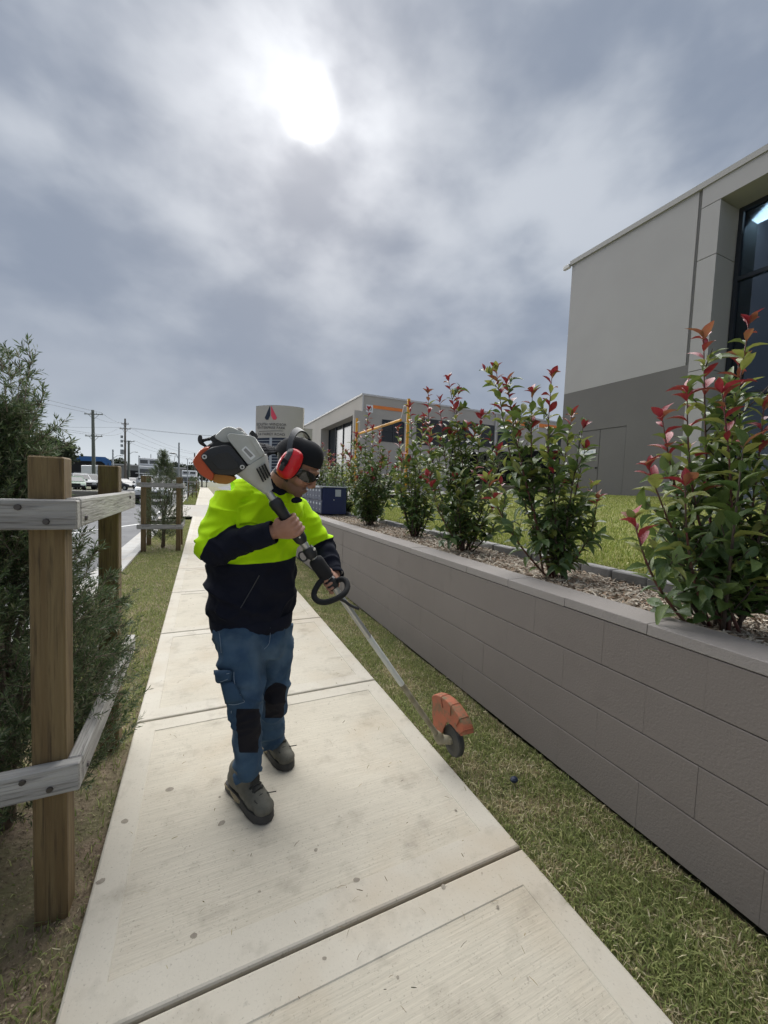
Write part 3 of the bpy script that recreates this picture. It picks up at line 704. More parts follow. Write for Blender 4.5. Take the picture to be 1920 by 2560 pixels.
def sign_poly(name, pts, m, par=sg, off=.012):
    q = [px2s(*p) for p in pts]; n = len(q)
    if n == 4:
        (u0, z0), (u1, z1) = q[0], q[2]; c = 10; top = [(u0+(u1-u0)*i/c, q[0][1]+(q[1][1]-q[0][1])*i/c) for i in range(c+1)]; bot = [(u0+(u1-u0)*i/c, q[3][1]+(q[2][1]-q[3][1])*i/c) for i in range(c+1)]
        q = top+bot[::-1]; n = len(q)
        MB().add([SP(u, z, off) for u, z in q], [(i, i+1, n-2-i, n-1-i) for i in range(c)]).build(name, m, par); return
    MB().add([SP(u, z, off) for u, z in q]+[SP(u, z, -.005) for u, z in q], [tuple(range(n))]+[(i, (i+1) % n, n+(i+1) % n, n+i) for i in range(n)]).build(name, m, par)
sign_poly('emblem', [(587, 881), (588, 881), (588, 900), (583.5, 909), (579, 909), (575.5, 905)], M_navy)
sign_poly('emblem', [(590, 881), (591, 881), (602.5, 905), (600, 909), (594, 909), (590, 901)], M_red)
def sign_text(body, x, y, size_px):
    p, z = px2s(x, y); h = size_px/(856/SD); t = text_mesh(body, h*1.38)
    tw = max(v.co.x for v in t.vertices)-min(v.co.x for v in t.vertices)
    for v in t.vertices: v.co = SP(p+v.co.x/wS, z+v.co.y, .012)
    link('lettering', t, sg, M_lett)
sign_text('SOUTH  WINDSOR', 589, 921.5, 5.6); sign_text('ENTERPRISE PARK', 589, 928.5, 5.6); sign_text('54 FAIREY ROAD', 589, 942.3, 5.8)
sign_poly('rule', [(561, 932.5), (615, 932.5), (615, 933.4), (561, 933.4)], M_lett)
sign_poly('directory', [(555, 947), (620, 947), (620, 1060), (555, 1060)], M_navy, off=.006)
for i in range(14): sign_poly('directory_rail', [(555, 952+i*6.2), (620, 952+i*6.2), (620, 953.1+i*6.2), (555, 953.1+i*6.2)], M_strip)
sign_poly('directory_rail', [(586, 947), (587.2, 947), (587.2, 1060), (586, 1060)], M_strip, off=.014)
b_(pr.x+.05, pr.x+.30, pr.y+.1, pr.y+.35, .2, zTop-.55, 'side_post', M_sign, sg)
# ------------------------------------------------------------------ mailbox bank on the wall
mbx = empty('mailbox_bank', (0, 0, 0), 'dark blue metal mailbox bank sitting on the block wall behind the worker', 'mailboxes')
M_blue = mat('mailbox_blue', (.008, .018, .085), .42, spec=.5); M_bluef = mat('mailbox_front', (.035, .05, .10), .4); M_silver = mat('steel', (.55, .56, .58), .3, metal=.9); M_top = mat('mailbox_top', (.45, .48, .52), .4)
mx0, mx1, my0, my1, mz0 = 2.03, 2.50, 7.15, 9.2, ZCAP-.0
mz1 = mz0+.50
MB().box(((mx0+mx1)/2, (my0+my1)/2, (mz0+mz1)/2), (mx1-mx0, my1-my0, mz1-mz0), bv=.008).build('cabinet', M_blue, mbx)
MB().box(((mx0+mx1)/2-.03, (my0+my1)/2, mz1+.012), (mx1-mx0+.10, my1-my0+.04, .02), bv=.004).build('lid', M_top, mbx)
MB().box((mx0+.30, my0-.002, mz1-.10), (.11, .006, .13)).build('notice', M_top, mbx)
MB().ell((mx0+.22, my0-.004, mz0+.27), (.012, .008, .012), seg=8, rin=5).build('side_lock', M_silver, mbx)
for j in range(2):
    for i in range(9):
        d = MB().box((mx0-.008-(.012 if j else 0), my0+.11+i*.225, mz0+.125+j*.25), (.016, .212, .225), bv=.003).build('mailbox_door', M_bluef, mbx)
        MB().ell((mx0-.02-(.012 if j else 0), my0+.11+i*.225, mz0+.085+j*.25), (.006, .011, .011), seg=8, rin=5).build('lock', M_silver, d)
        MB().box((mx0-.018-(.012 if j else 0), my0+.11+i*.225, mz0+.19+j*.25), (.006, .09, .035)).build('name_plate', M_strip, d)
MB().box((mx0-.03, (my0+my1)/2, mz1-.004), (.06, my1-my0, .02)).build('rain_strip', M_top, mbx)
# ------------------------------------------------------------------ timber shrub guards
def wood(name, c1, c2, c3, rough=.8, ax=2, gs=1.0):
    st = {2: (9*gs, 9*gs, .55), 1: (9*gs, .7, 9*gs), 0: (.7, 9*gs, 9*gs)}[ax]
    m = mat(name, c1, rough, c2, 3.2, 6, stretch=st, col3=c3, c3=(.56, .74), obj=True, fac=(.38, .62)); nt = m.node_tree; N = nt.nodes; L = nt.links; b = N['Principled BSDF']
    tc = N.new('ShaderNodeTexCoord'); mp = N.new('ShaderNodeMapping'); mp.inputs['Scale'].default_value = tuple(q*2.2 for q in st); L.new(tc.outputs['Object'], mp.inputs[0])
    n = N.new('ShaderNodeTexNoise'); n.inputs['Scale'].default_value = 7; n.inputs['Detail'].default_value = 5; L.new(mp.outputs[0], n.inputs['Vector'])
    bp = N.new('ShaderNodeBump'); bp.inputs['Distance'].default_value = .004; L.new(n.outputs[0], bp.inputs['Height']); L.new(bp.outputs[0], b.inputs['Normal'])
    st2 = tuple(q*(3.2 if q > 2 else 1.2) for q in st); mp2 = N.new('ShaderNodeMapping'); mp2.inputs['Scale'].default_value = st2; L.new(tc.outputs['Object'], mp2.inputs[0]); n2 = N.new('ShaderNodeTexNoise'); n2.inputs['Scale'].default_value = 6; n2.inputs['Detail'].default_value = 5; L.new(mp2.outputs[0], n2.inputs['Vector'])
    r2 = N.new('ShaderNodeMapRange'); L.new(n2.outputs[0], r2.inputs[0]); r2.inputs[1].default_value = .56; r2.inputs[2].default_value = .72; r2.inputs[4].default_value = .7
    m2 = N.new('ShaderNodeMix'); m2.data_type = 'RGBA'; L.new(r2.outputs[0], m2.inputs[0]); L.new(b.inputs['Base Color'].links[0].from_socket, m2.inputs[6]); m2.inputs[7].default_value = (*[q*.6 for q in c3], 1); L.new(m2.outputs[2], b.inputs['Base Color'])
    # per piece tint
    oi = N.new('ShaderNodeObjectInfo'); cur = b.inputs['Base Color'].links[0].from_socket; hsv = N.new('ShaderNodeHueSaturation'); L.new(cur, hsv.inputs['Color'])
    r = N.new('ShaderNodeMapRange'); L.new(oi.outputs['Random'], r.inputs[0]); r.inputs[3].default_value = .85; r.inputs[4].default_value = 1.15; L.new(r.outputs[0], hsv.inputs['Value']); L.new(hsv.outputs[0], b.inputs['Base Color'])
    return m
M_post = wood('treated_pine', (.142, .092, .038), (.205, .146, .066), (.070, .045, .02))
M_railx = wood('weathered_rail', (.28, .268, .25), (.39, .378, .355), (.12, .108, .095), ax=0)
M_raily = wood('weathered_rail_along', (.28, .268, .25), (.39, .378, .355), (.12, .108, .095), ax=1)
M_bolt = mat('bolt_steel', (.10, .09, .085), .5, metal=.7)
GX0, GX1, GD = -1.10, -.39, .98
post_me = MB().box((0, 0, 0), (.088, .088, 2.0), bv=.005).mesh('post'); post_me.materials.append(M_post)
railx_me = MB().box((0, 0, 0), (.82, .042, .09), bv=.004).mesh('rail'); railx_me.materials.append(M_railx)
raily_me = MB().box((0, 0, 0), (.042, 1.12, .09), bv=.004).mesh('rail'); raily_me.materials.append(M_raily)
bolt_me = MB().tube([(0, 0, 0), (0, -.006, 0)], [.0095, .008], 8).mesh('bolt'); bolt_me.materials.append(M_bolt)
def put(name, me, parent, loc, rot=(0, 0, 0)):
    o = bpy.data.objects.new(name, me); COL.objects.link(o); o.parent = parent; o.location = loc; o.rotation_euler = rot; return o
def guard(y0, label, bolts=True):
    e = empty('shrub_guard', (0, y0, 0), label, 'tree guard', 'timber shrub guards along the verge')
    for x in (GX0+.044, GX1-.044):
        for y in (.044, GD-.044): put('post', post_me, e, (x, y, .49+rng.normal(0, .006)), (rng.normal(0, .004), rng.normal(0, .004), 0))
    for z in (1.312, .475):
        for y, s in ((-.022, 1), (GD+.022, -1)):
            r = put('rail', railx_me, e, (-.756, y, z), (0, rng.normal(0, .006), 0))
            if bolts:
                for bx, bz in ((.335, -.02), (.27, .022), (-.30, .0)): put('bolt', bolt_me, r, (bx, -.021, bz))
        for x in (GX1+.023, GX0-.023):
            r = put('rail', raily_me, e, (x, .563, z+.001), (rng.normal(0, .005), 0, 0))
            if bolts and x > -1:
                for by, bz in ((-.51, -.02), (.37, .02)): put('bolt', bolt_me, r, (.021, by, bz), (0, 0, math.pi/2))
    return e
guard(1.53, 'nearest timber guard with brown posts and grey rails beside the path')
guard(9.13, 'second timber guard round a dark upright shrub on the verge')
guard(37.6, 'third timber guard beyond the driveway crossing', False)
guard(58, 'farthest timber guard in the verge', False)
# ------------------------------------------------------------------ narrow leaved shrubs
M_nleaf = mat('narrow_leaf', (.05, .08, .03), .55, attr=True, trans=.25)
M_bark = mat('shrub_bark', (.12, .09, .065), .9, (.19, .15, .115), 30, bump=.003, bscale=60)
def needle_mesh(P, D, L_, Wd, cols, name, parent):
    n = len(P); rnd = rng.normal(0, 1, (n, 3)); side = np.cross(D, rnd); side /= np.linalg.norm(side, axis=1, keepdims=True)+1e-9
    nrm = np.cross(side, D); mid = P+D*(L_*.5)[:, None]+nrm*(L_*.06)[:, None]; tip = P+D*L_[:, None]
    V = np.stack([P, mid-side*Wd[:, None]/2, tip, mid+side*Wd[:, None]/2], 1).reshape(-1, 3)
    F = np.arange(4*n).reshape(-1, 4)
    c = np.array(cols)[rng.integers(0, len(cols), n)]*rng.uniform(.7, 1.3, (n, 1))
    o = raw_mesh(name, V, F, M_nleaf, parent, np.repeat(c, 4, 0)); o['kind'] = 'stuff'; return o
def narrow_shrub(name, base, height, prof, ntw, per, ll, lw, label, group=None, nst=7, cols=None, wisps=()):
    e = empty(name, base, label, 'shrub', group); base = Vector((0, 0, 0))
    cols = cols or [(.065, .105, .038), (.095, .145, .054), (.14, .18, .08), (.21, .225, .135), (.078, .118, .06)]
    stems = MB(); tw_b = []; tw_d = []; tw_l = []
    st_pts = []
    for i in range(nst):
        a = rng.uniform(0, 2*math.pi); h = height*rng.uniform(.6, .97); r = prof(h*.7)*rng.uniform(.2, .8)
        pts = [Vector((.03*math.cos(a), .03*math.sin(a), 0))]
        for k in range(1, 7):
            t = k/6; pts.append(Vector((math.cos(a)*r*t**1.3+rng.normal(0, .015), math.sin(a)*r*t**1.3+rng.normal(0, .015), h*t)))
        stems.tube(pts, [.013*(1-.8*k/6)+.002 for k in range(7)], 6); st_pts.append(pts)
    stems.tube([(0, 0, -.05), (0, 0, height*.45)], [.03, .014], 8)
    stems.build('stems', M_bark, e, True)
    # twigs fill the crown
    z = rng.random(ntw); z = height*(.10+.90*z**.9); ang = rng.uniform(0, 2*math.pi, ntw)
    R = np.array([prof(q) for q in z])*np.sqrt(rng.uniform(.02, 1, ntw)); ll_t = rng.uniform(.10, .24, ntw)*(.6+.6*(1-z/height))+.03
    d = np.stack([np.cos(ang)*.8, np.sin(ang)*.8, rng.uniform(.35, 1.3, ntw)], 1)+rng.normal(0, .25, (ntw, 3)); d /= np.linalg.norm(d, axis=1, keepdims=True)
    tb = np.stack([np.cos(ang)*R, np.sin(ang)*R, z], 1)-d*ll_t[:, None]*.5
    tb[:, 2] = np.maximum(tb[:, 2], .06)
    W_ = []
    for (p, dd, l, m) in wisps:       # chosen sprigs that leave the outline
        p = np.array(p); dd = np.array(dd)/np.linalg.norm(dd)
        tb = np.vstack([tb, p]); d = np.vstack([d, dd]); ll_t = np.append(ll_t, l)
        for k in range(m):
            q = p+dd*l*rng.uniform(.15, .9); sd = dd*.9+rng.normal(0, .5, 3); sd /= np.linalg.norm(sd)
            tb = np.vstack([tb, q]); d = np.vstack([d, sd]); ll_t = np.append(ll_t, l*rng.uniform(.2, .45))
    n = len(tb)
    # twig sticks: three sided
    up = np.array([0, 0, 1.]); s1 = np.cross(d, up); s1 /= np.linalg.norm(s1, axis=1, keepdims=True)+1e-9; s2 = np.cross(d, s1); rr = .0022
    tip = tb+d*ll_t[:, None]
    V = np.stack([tb+s1*rr, tb-s1*rr*.5+s2*rr*.87, tb-s1*rr*.5-s2*rr*.87, tip], 1).reshape(-1, 3); i = np.arange(n)[:, None]*4
    F = np.concatenate([i+np.array([[0, 1, 3]]), i+np.array([[1, 2, 3]]), i+np.array([[2, 0, 3]])], 0)
    o = raw_mesh('twigs', V, F, M_bark, e); o['kind'] = 'stuff'
    cnt = np.maximum(6, (per*ll_t/.18).astype(int)); idx = np.repeat(np.arange(n), cnt); t = rng.random(len(idx))*.95+.05
    P = tb[idx]+d[idx]*(ll_t[idx]*t)[:, None]; ph = rng.uniform(0, 2*math.pi, len(idx)); an = rng.uniform(.45, 1.0, len(idx))
    D = d[idx]*np.cos(an)[:, None]+(s1[idx]*np.cos(ph)[:, None]+s2[idx]*np.sin(ph)[:, None])*np.sin(an)[:, None]
    Ln = rng.uniform(.7, 1.25, len(idx))*ll; needle_mesh(P, D, Ln, Ln*lw, cols, 'foliage', e)
    return e
pr1 = lambda z: (.44*min(1, (z/.35)**.6+.1) if z < .78 else (.44-.18*(z-.78)/.2 if z < .98 else max(.05, .26-(z-.98)*.25)))
w1 = []
for (x, y, dx, dz, l) in ((52, 870, .05, 1, .20), (35, 900, .02, 1, .22), (62, 930, .35, .9, .16), (70, 960, .75, .6, .14), (15, 890, -.05, 1, .22), (72, 985, .9, .3, .16), (45, 940, .2, 1, .2), (25, 850, .0, 1, .16), (225, 1310, .8, .35, .11), (215, 1360, .9, .2, .11), (205, 1420, .85, .15, .12), (205, 1290, .5, .8, .12), (180, 1250, .4, .9, .14), (200, 1500, .9, .05, .11), (160, 1210, .3, 1, .14)):
    q = cp(x, y, 1.52+rng.normal(0, .06)); w1.append(((q.x+.73, q.y-2.04, q.z), (dx*.9, -dx*.42+rng.normal(0, .15), dz), l, 9))
narrow_shrub('narrow_leaf_shrub', (-.73, 2.04, 0), 1.68, pr1, 2700, 46, .027, .16, 'large dark narrow leaved shrub growing through the nearest timber guard', 'verge shrubs', wisps=w1)
pr2 = lambda z: (.42 if .5 < z < 1.25 else (.42*(.35+.65*z/.5) if z <= .5 else max(.03, .42-(z-1.25)*.6)))
narrow_shrub('narrow_leaf_shrub', (-.75, 9.62, 0), 2.02, pr2, 760, 26, .045, .15, 'dark upright shrub inside the second timber guard', 'verge shrubs')
narrow_shrub('narrow_leaf_shrub', (-.75, 38.1, 0), 1.75, pr2, 160, 14, .09, .3, 'small dark shrub inside the third guard beyond the driveway', 'verge shrubs')
narrow_shrub('narrow_leaf_shrub', (-.75, 58.5, 0), 1.9, pr2, 120, 12, .12, .3, 'tiny far shrub inside the farthest guard', 'verge shrubs')
p = onY(1228, 1200, 12.4)
narrow_shrub('grey_leaf_shrub', (p.x, 12.4, 1.3), 1.75, lambda z: .20+.42*min(1, z/1.1) if z < 1.3 else max(.05, .62-(z-1.3)*.8), 320, 16, .06, .14, 'feathery grey green shrub in front of the black fence', None, cols=[(.07, .09, .05), (.10, .12, .075), (.05, .07, .04)])
# ------------------------------------------------------------------ red tipped shrubs in the bed
def leafmat(name, c, c2, rough=.32, tr=.22, spec=.55):
    m = mat(name, c, rough, c2, 35, 3, bump=.0008, bscale=220, trans=tr, spec=spec, obj=True); return m
LM = [leafmat('leaf_dark', (.06, .11, .034), (.095, .155, .045)), leafmat('leaf_mid', (.105, .165, .04), (.155, .215, .055)), leafmat('leaf_lime', (.21, .25, .055), (.28, .295, .08), tr=.35), leafmat('leaf_bronze', (.24, .12, .055), (.29, .09, .055), tr=.3), leafmat('leaf_red', (.26, .022, .036), (.34, .045, .055), tr=.15)]
M_rstem = mat('red_stem', (.13, .035, .03), .6, (.09, .06, .04), 20); M_bstem = mat('brown_stem', (.055, .038, .028), .8, (.09, .065, .05), 30)
def leaf_mesh(name, m, fold, curl, wid):
    vs = []; fs = []; st = [(0, 0.02), (.18, .55), (.42, 1.0), (.68, .82), (.88, .38), (1.0, 0.0)]
    for k, (t, w) in enumerate(st):
        z = -curl*t*t+.06*math.sin(t*3); wv = w*wid*.5
        vs += [(-wv, t, z+fold*wv), (0, t, z), (wv, t, z+fold*wv)]
    for k in range(len(st)-1):
        a = k*3; fs += [(a, a+1, a+4, a+3), (a+1, a+2, a+5, a+4)]
    me = bpy.data.meshes.new(name); me.from_pydata(vs, [], fs); me.materials.append(m); me.polygons.foreach_set('use_smooth', [True]*len(fs)); return me
LV = [[leaf_mesh('leaf', m, f, c, w) for f, c, w in ((.55, .22, .42), (.8, .38, .38), (.35, .10, .46))] for m in LM]
def photinia(base, height, spread, nst, label, seed, tops=(), leaf=.092, maxobj=300, dens=1.0, redness=.5):
    r = np.random.default_rng(seed); e = empty('red_tip_shrub', base, label, 'shrub', 'red tipped shrubs along the garden bed')
    stem = MB(); leaves = []
    specs = []
    for (tx, ty, tz) in tops: specs.append((Vector((tx, ty, tz)), 1))
    for i in range(nst):
        a = 2*math.pi*(i+r.uniform(-.3, .3))/nst; q = r.uniform(.35, 1.0); h = height*r.uniform(.42, .80)
        specs.append((Vector((math.cos(a)*spread*q, math.sin(a)*spread*q, h)), 0))
    for tp, main in specs:
        b0 = Vector((r.normal(0, .03), r.normal(0, .03), -.03)); bow = Vector((r.normal(0, .035), r.normal(0, .035), 0)); out = Vector((tp.x, tp.y, 0))*.18
        N_ = 10; pts = []
        for k in range(N_+1):
            t = k/N_; pts.append(b0.lerp(tp, t)+bow*math.sin(math.pi*t)*1.2+out*math.sin(math.pi*t))
        stem.tube(pts, [.0085*(1-.72*k/N_) for k in range(N_+1)], 5, mi=1 if main else 0)
        Ltot = (tp-b0).length; s = .10*Ltot if not main else .16*Ltot; ph = r.uniform(0, 6.28)
        while s < Ltot:
            t = s/Ltot; k = min(N_-1, int(t*N_)); P = pts[k].lerp(pts[k+1], t*N_-k); T = (pts[k+1]-pts[k]).normalized()
            leaves.append((P, T, ph, t, main, tp.z)); ph += 2.4; s += r.uniform(.020, .046)/dens
            # short side twig with its own leaves
            if r.random() < (.22 if t < .7 else .05):
                a = T.orthogonal().normalized(); a.rotate(Matrix.Rotation(ph+1, 3, T)); D = (a*.8+T*.75).normalized(); l = r.uniform(.07, .17)*(1.2-t*.4)
                stem.tube([P, P+D*l*.5+Vector((0, 0, .01)), P+D*l+Vector((0, 0, .03))], [.0035, .003, .0018], 4, mi=0)
                for j in range(int(l/.024)+2):
                    tt = (j+1)/(int(l/.024)+2); leaves.append((P+D*l*tt, D, r.uniform(0, 6.28), t*.85+.15*tt, 0, tp.z))
        for j in range(4): leaves.append((pts[-1], (pts[-1]-pts[-2]).normalized(), ph+j*1.7, 1.02, main, tp.z))
    stem.build('stems', [M_bstem, M_rstem], e, True)
    camp = Vector(CC)-Vector(base); mats_ = []
    for (P, T, ph, t, main, hz) in leaves:
        a = T.orthogonal().normalized(); a.rotate(Matrix.Rotation(ph, 3, T))
        op = r.uniform(.62, 1.15) if t < .97 else r.uniform(.35, .95)
        D = (T*math.cos(op)+a*math.sin(op)); D.z -= .12*(1-t); D.normalize()
        upv = T*.7+Vector((0, 0, .6))+Vector(tuple(r.normal(0, .25, 3))); X = D.cross(upv).normalized(); Z = X.cross(D).normalized()
        L_ = leaf*r.uniform(.65, 1.2)*(1.05 if t < .9 else .88)
        rd = redness+(.25 if main else -.2)
        u = r.random()
        if t > .93 and r.random() < rd: ci = 4 if u < .72 else 3
        elif t > .80 and main: ci = 4 if u < .32*rd*2 else (3 if u < .5 else (2 if u < .8 else 1))
        elif t > .55: ci = 2 if u < .30 else (1 if u < .80 else 0)
        else: ci = 0 if u < .58 else (1 if u < .96 else 2)
        M = Matrix(((X.x, D.x, Z.x, P.x), (X.y, D.y, Z.y, P.y), (X.z, D.z, Z.z, P.z), (0, 0, 0, 1))) @ Matrix.Diagonal((L_*r.uniform(.9, 1.2), L_, L_, 1))
        mats_.append(((P-camp).length-L_*1.5, ci, int(r.integers(0, 3)), M))
    mats_.sort(key=lambda q: q[0])
    for d_, ci, vi, M in mats_[:maxobj]:
        o = bpy.data.objects.new('leaf', LV[ci][vi]); COL.objects.link(o); o.parent = e; o.matrix_local = M
    rest = mats_[maxobj:]
    if rest:
        mb = MB()
        for d_, ci, vi, M in rest:
            me = LV[ci][vi]; mb.add([M @ v.co for v in me.vertices], [tuple(p.vertices) for p in me.polygons], ci)
        o = mb.build('inner_foliage', LM, e, True, fixn=False); o['kind'] = 'stuff'
    return e
def top(px, py, base, depth): q = cp(px, py, depth); return (q.x-base[0], q.y-base[1], q.z-base[2])
def ph(px, Xs, label, seed, h, spread, nst, tops, dz=0, **k):
    p = onX(px*K, 1200*K, Xs); b = (Xs, p.y, ZBED); dep = (Vector(b)-Vector(CC)).dot(Vector(CD))
    photinia(b, h, spread, nst, label, seed, [top(x, y, b, dep+d) for x, y, d in tops], **k)
ph(1575, 2.12, 'biggest red tipped shrub, nearest on the right in front of the glazed bay', 11, 1.28, .30, 9, [(1618, 700, 0), (1520, 735, .05), (1484, 850, -.05), (1595, 780, .1), (1430, 905, 0), (1650, 880, -.1), (1370, 1125, -.15), (1400, 1010, -.1), (1560, 850, -.12), (1480, 1050, -.2)], dens=1.25)
ph(1205, 2.22, 'red tipped shrub in front of the grey building corner, second from the right', 12, 1.3, .26, 7, [(1072, 800, .05), (1192, 815, 0), (1150, 850, -.1), (1095, 830, .0), (1110, 890, 0), (1290, 1080, -.1), (1052, 1040, -.2), (1235, 900, .1)], dens=1.2)
ph(1003, 2.28, 'red tipped shrub in front of the roller door, third from the right', 13, 1.5, .30, 9, [(968, 818, 0), (925, 850, .1), (990, 850, .1), (1040, 900, 0), (930, 930, -.1), (1062, 1100, -.15), (925, 1030, -.25), (950, 870, -.1)], redness=.8, dens=1.15)
ph(893, 2.30, 'slim red tipped shrub beside the yellow post, fourth from the right', 14, 1.45, .30, 11, [(885, 880, 0), (860, 930, .1), (915, 905, -.1), (870, 985, -.2)], dens=1.1)
ph(797, 2.32, 'bushy red tipped shrub just right of the mailboxes, fifth from the right', 15, 1.55, .42, 17, [(797, 885, 0), (770, 940, .1), (820, 935, 0), (755, 985, -.1), (840, 980, -.2), (805, 925, .1)], redness=.7, dens=1.25)
ph(742, 2.62, 'red tipped shrub behind the mailboxes', 16, 1.5, .46, 18, [(742, 965, 0), (720, 985, .1), (760, 990, 0)], redness=.8, maxobj=200, leaf=.085)
ph(700, 2.75, 'green shrub at the mailbox end of the bed next to the sign', 17, 1.75, .44, 18, [(697, 960, 0), (710, 975, .1), (684, 985, 0)], redness=.3, maxobj=150, leaf=.09)
# ------------------------------------------------------------------ far trees
M_far = mat('far_foliage', (.03, .045, .02), .8, attr=True, trans=.15)
def far_tree(base, h, w, label, n=2600, leafs=.22, cols=None, trunk=True, lobes=9, group='distant trees'):
    e = empty('tree', base, label, 'tree', group)
    MB().tube([(0, 0, -.5), (.05, 0, h*.3), (.1*w*.2, 0, h*.65)], [.05*h*.5, .03*h*.6, .01*h], 7).build('trunk', M_bark, e, True)
    mb = MB()
    for k in range(6): a = rng.uniform(0, 6.28); mb.tube([(0, 0, h*.3), (math.cos(a)*w*.3, math.sin(a)*w*.3, h*rng.uniform(.55, .85))], [.015*h, .004*h], 5)
    mb.build('limbs', M_bark, e)
    lc = np.stack([rng.normal(0, w*.24, lobes), rng.normal(0, w*.24, lobes), h*rng.uniform(.38, .9, lobes)], 1); lr = rng.uniform(.14, .26, lobes)*w
    li = rng.integers(0, lobes, n); dv = rng.normal(0, 1, (n, 3)); dv /= np.linalg.norm(dv, axis=1, keepdims=True); P = lc[li]+dv*(lr[li]*rng.uniform(.55, 1.15, n))[:, None]*np.array([1, 1, .8])
    a = rng.normal(0, 1, (n, 3)); b = np.cross(a, dv); a /= np.linalg.norm(a, axis=1, keepdims=True); b /= np.linalg.norm(b, axis=1, keepdims=True)+1e-9
    s = leafs*rng.uniform(.5, 1.3, n)[:, None]
    V = np.stack([P-a*s, P+b*s*.6, P+a*s, P-b*s*.6], 1).reshape(-1, 3)
    cols = cols or [(.022, .034, .015), (.035, .05, .02), (.05, .065, .028)]
    c = np.array(cols)[rng.integers(0, len(cols), n)]*rng.uniform(.7, 1.3, (n, 1))
    o = raw_mesh('crown', V, np.arange(4*n).reshape(-1, 4), M_far, e, np.repeat(c, 4, 0)); o['kind'] = 'stuff'; return e
def at_px(x, depth, z=0): q = cp(x, 1030, depth); return (q.x, q.y, z)
far_tree(at_px(62, 42), 5.6, 8.0, 'dense dark green tree behind the near shrub on the left', 7000, .26, lobes=16)
for x, d, h, w, lb in ((150, 120, 7.0, 12, 'far dark tree left of the tall power pole'), (178, 150, 8.5, 14, 'far bushy tree above the blue shed'), (216, 140, 7.5, 12, 'far dark tree right of the tall power pole'), (242, 150, 8.0, 13, 'far low tree above the second guard post'),
                       (268, 170, 7.0, 14, 'far dark tree beneath the transformer pole'), (300, 160, 8, 12, 'far tree left of the white truck'), (345, 160, 8.0, 13, 'far tree behind the second guard shrub'), (372, 150, 7.2, 12, 'far dark tree left of the steel light pole'), (398, 150, 7.4, 12, 'far tree right of the steel light pole'), (420, 140, 7.0, 10, 'far tree above the parked white ute'), (446, 120, 5.5, 9, 'far tree at the end of the footpath'), (110, 130, 7, 14, 'far tree behind the dense left tree')):
    far_tree(at_px(x, d), h, w, lb, 1500, .5)
# ------------------------------------------------------------------ poles and wires
M_pole = mat('timber_pole', (.115, .10, .085), .9, (.16, .14, .12), 2, stretch=(6, 6, .4)); M_poleg = mat('green_grey_pole', (.13, .145, .125), .9, (.18, .19, .165), 2, stretch=(6, 6, .4)); M_gal = mat('galvanised_steel', (.34, .36, .37), .5, metal=.3); M_wire = mat('wire', (.03, .03, .03), .6)
def pole(px, ty, depth, r, label, m, arms=(), lamp=None, extra=None, name='utility_pole', lean=0):
    b = cp(px/K, 1030, depth); t = cp(px/K, ty/K, depth); e = empty(name, (b.x, b.y, 0), label, 'pole', 'poles along the road'); h = t.z
    MB().tube([(0, 0, -.3), (lean*.5, 0, h*.5), (lean, 0, h)], [r, r*.85, r*.7], 10).build('shaft', m, e, True, auto=50)
    out = []
    for (ay, wid) in arms:
        z = cp(px/K, ay/K, depth).z; d = Vector(CR); d.z = 0; d.normalize()
        MB().tube([-d*wid/2+Vector((0, 0, z)), d*wid/2+Vector((0, 0, z))], .07, 4).build('crossarm', m, e)
        for q in (-.45, -.15, .15, .45): MB().tube([d*wid*q+Vector((0, 0, z)), d*wid*q+Vector((0, 0, z+.25))], .05, 5).build('insulator', M_gal, e)
        for sgn in (-1, 1): MB().tube([d*sgn*wid*.3+Vector((0, 0, z)), Vector((0, 0, z-.8))], .03, 4).build('brace', m, e)
        out.append([Vector((b.x, b.y, z+.25))+d*wid*q for q in (-.45, -.15, .15, .45)])
    if lamp:
        lx, ly = lamp; q = cp(lx/K, ly/K, depth)-Vector((b.x, b.y, 0)); z0 = min(h-.2, q.z-.6)
        MB().tube([(0, 0, z0), Vector((0, 0, z0)).lerp(q, .5)+Vector((0, 0, .25)), q], [.05, .045, .04], 6).build('lamp_arm', M_gal, e); MB().ell(q, (.35, .35, .10), seg=8, rin=6).build('lamp_head', M_gal, e)
    return e, out
P1, A1 = pole(235, 1027, 60, .27, 'tall timber power pole with two crossarms behind the parked cars', M_poleg, ((1037, 2.8), (1091, 2.6)), lean=-.1)
P2, A2 = pole(313, 1048, 76, .21, 'dark power pole carrying a transformer rack', M_pole, ((1061, 1.4), (1073, 2.1)))
for k, z in enumerate((1092, 1103, 1114)): q = cp(305/K, z/K, 76)-Vector(P2.location); MB().box(q, (.45, .3, .5)).build('switch_gear', M_gal, P2)
q = cp(306/K, 1124/K, 76)-Vector(P2.location); MB().tube([q, q-Vector((0, 0, .9))], .35, 10).build('transformer', M_gal, P2)
P3, A3 = pole(322, 1102, 84, .27, 'grey timber pole with a street lamp beside the transformer pole', M_poleg, ((1104, 2.4),), lamp=(341, 1130))
pole(282.5, 1124, 70, .17, 'short grey pole left of the transformer pole', M_gal, lamp=(304, 1139), name='street_pole')
pole(348, 1139, 75, .17, 'grey pole beside the white truck', M_gal, name='street_pole')
pole(447, 1107, 40, .105, 'galvanised steel light pole right of the second guard', M_gal, name='street_pole', lamp=(432, 1133))
pole(395, 1136, 90, .2, 'grey pole behind the second guard shrub', M_gal, lamp=(427, 1139), name='street_pole')
pole(468.7, 1147, 26.5, .03, 'thin steel sign post at the driveway crossing', M_gal, name='sign_post')
pole(486, 1133, 90, .2, 'dark far pole above the footpath', M_pole, lamp=(468, 1147), name='street_pole')
P9, A9 = pole(505, 1132, 100, .2, 'farthest power pole with two crossarms at the end of the path', M_pole, ((1139, 3.0), (1151, 3.4)))
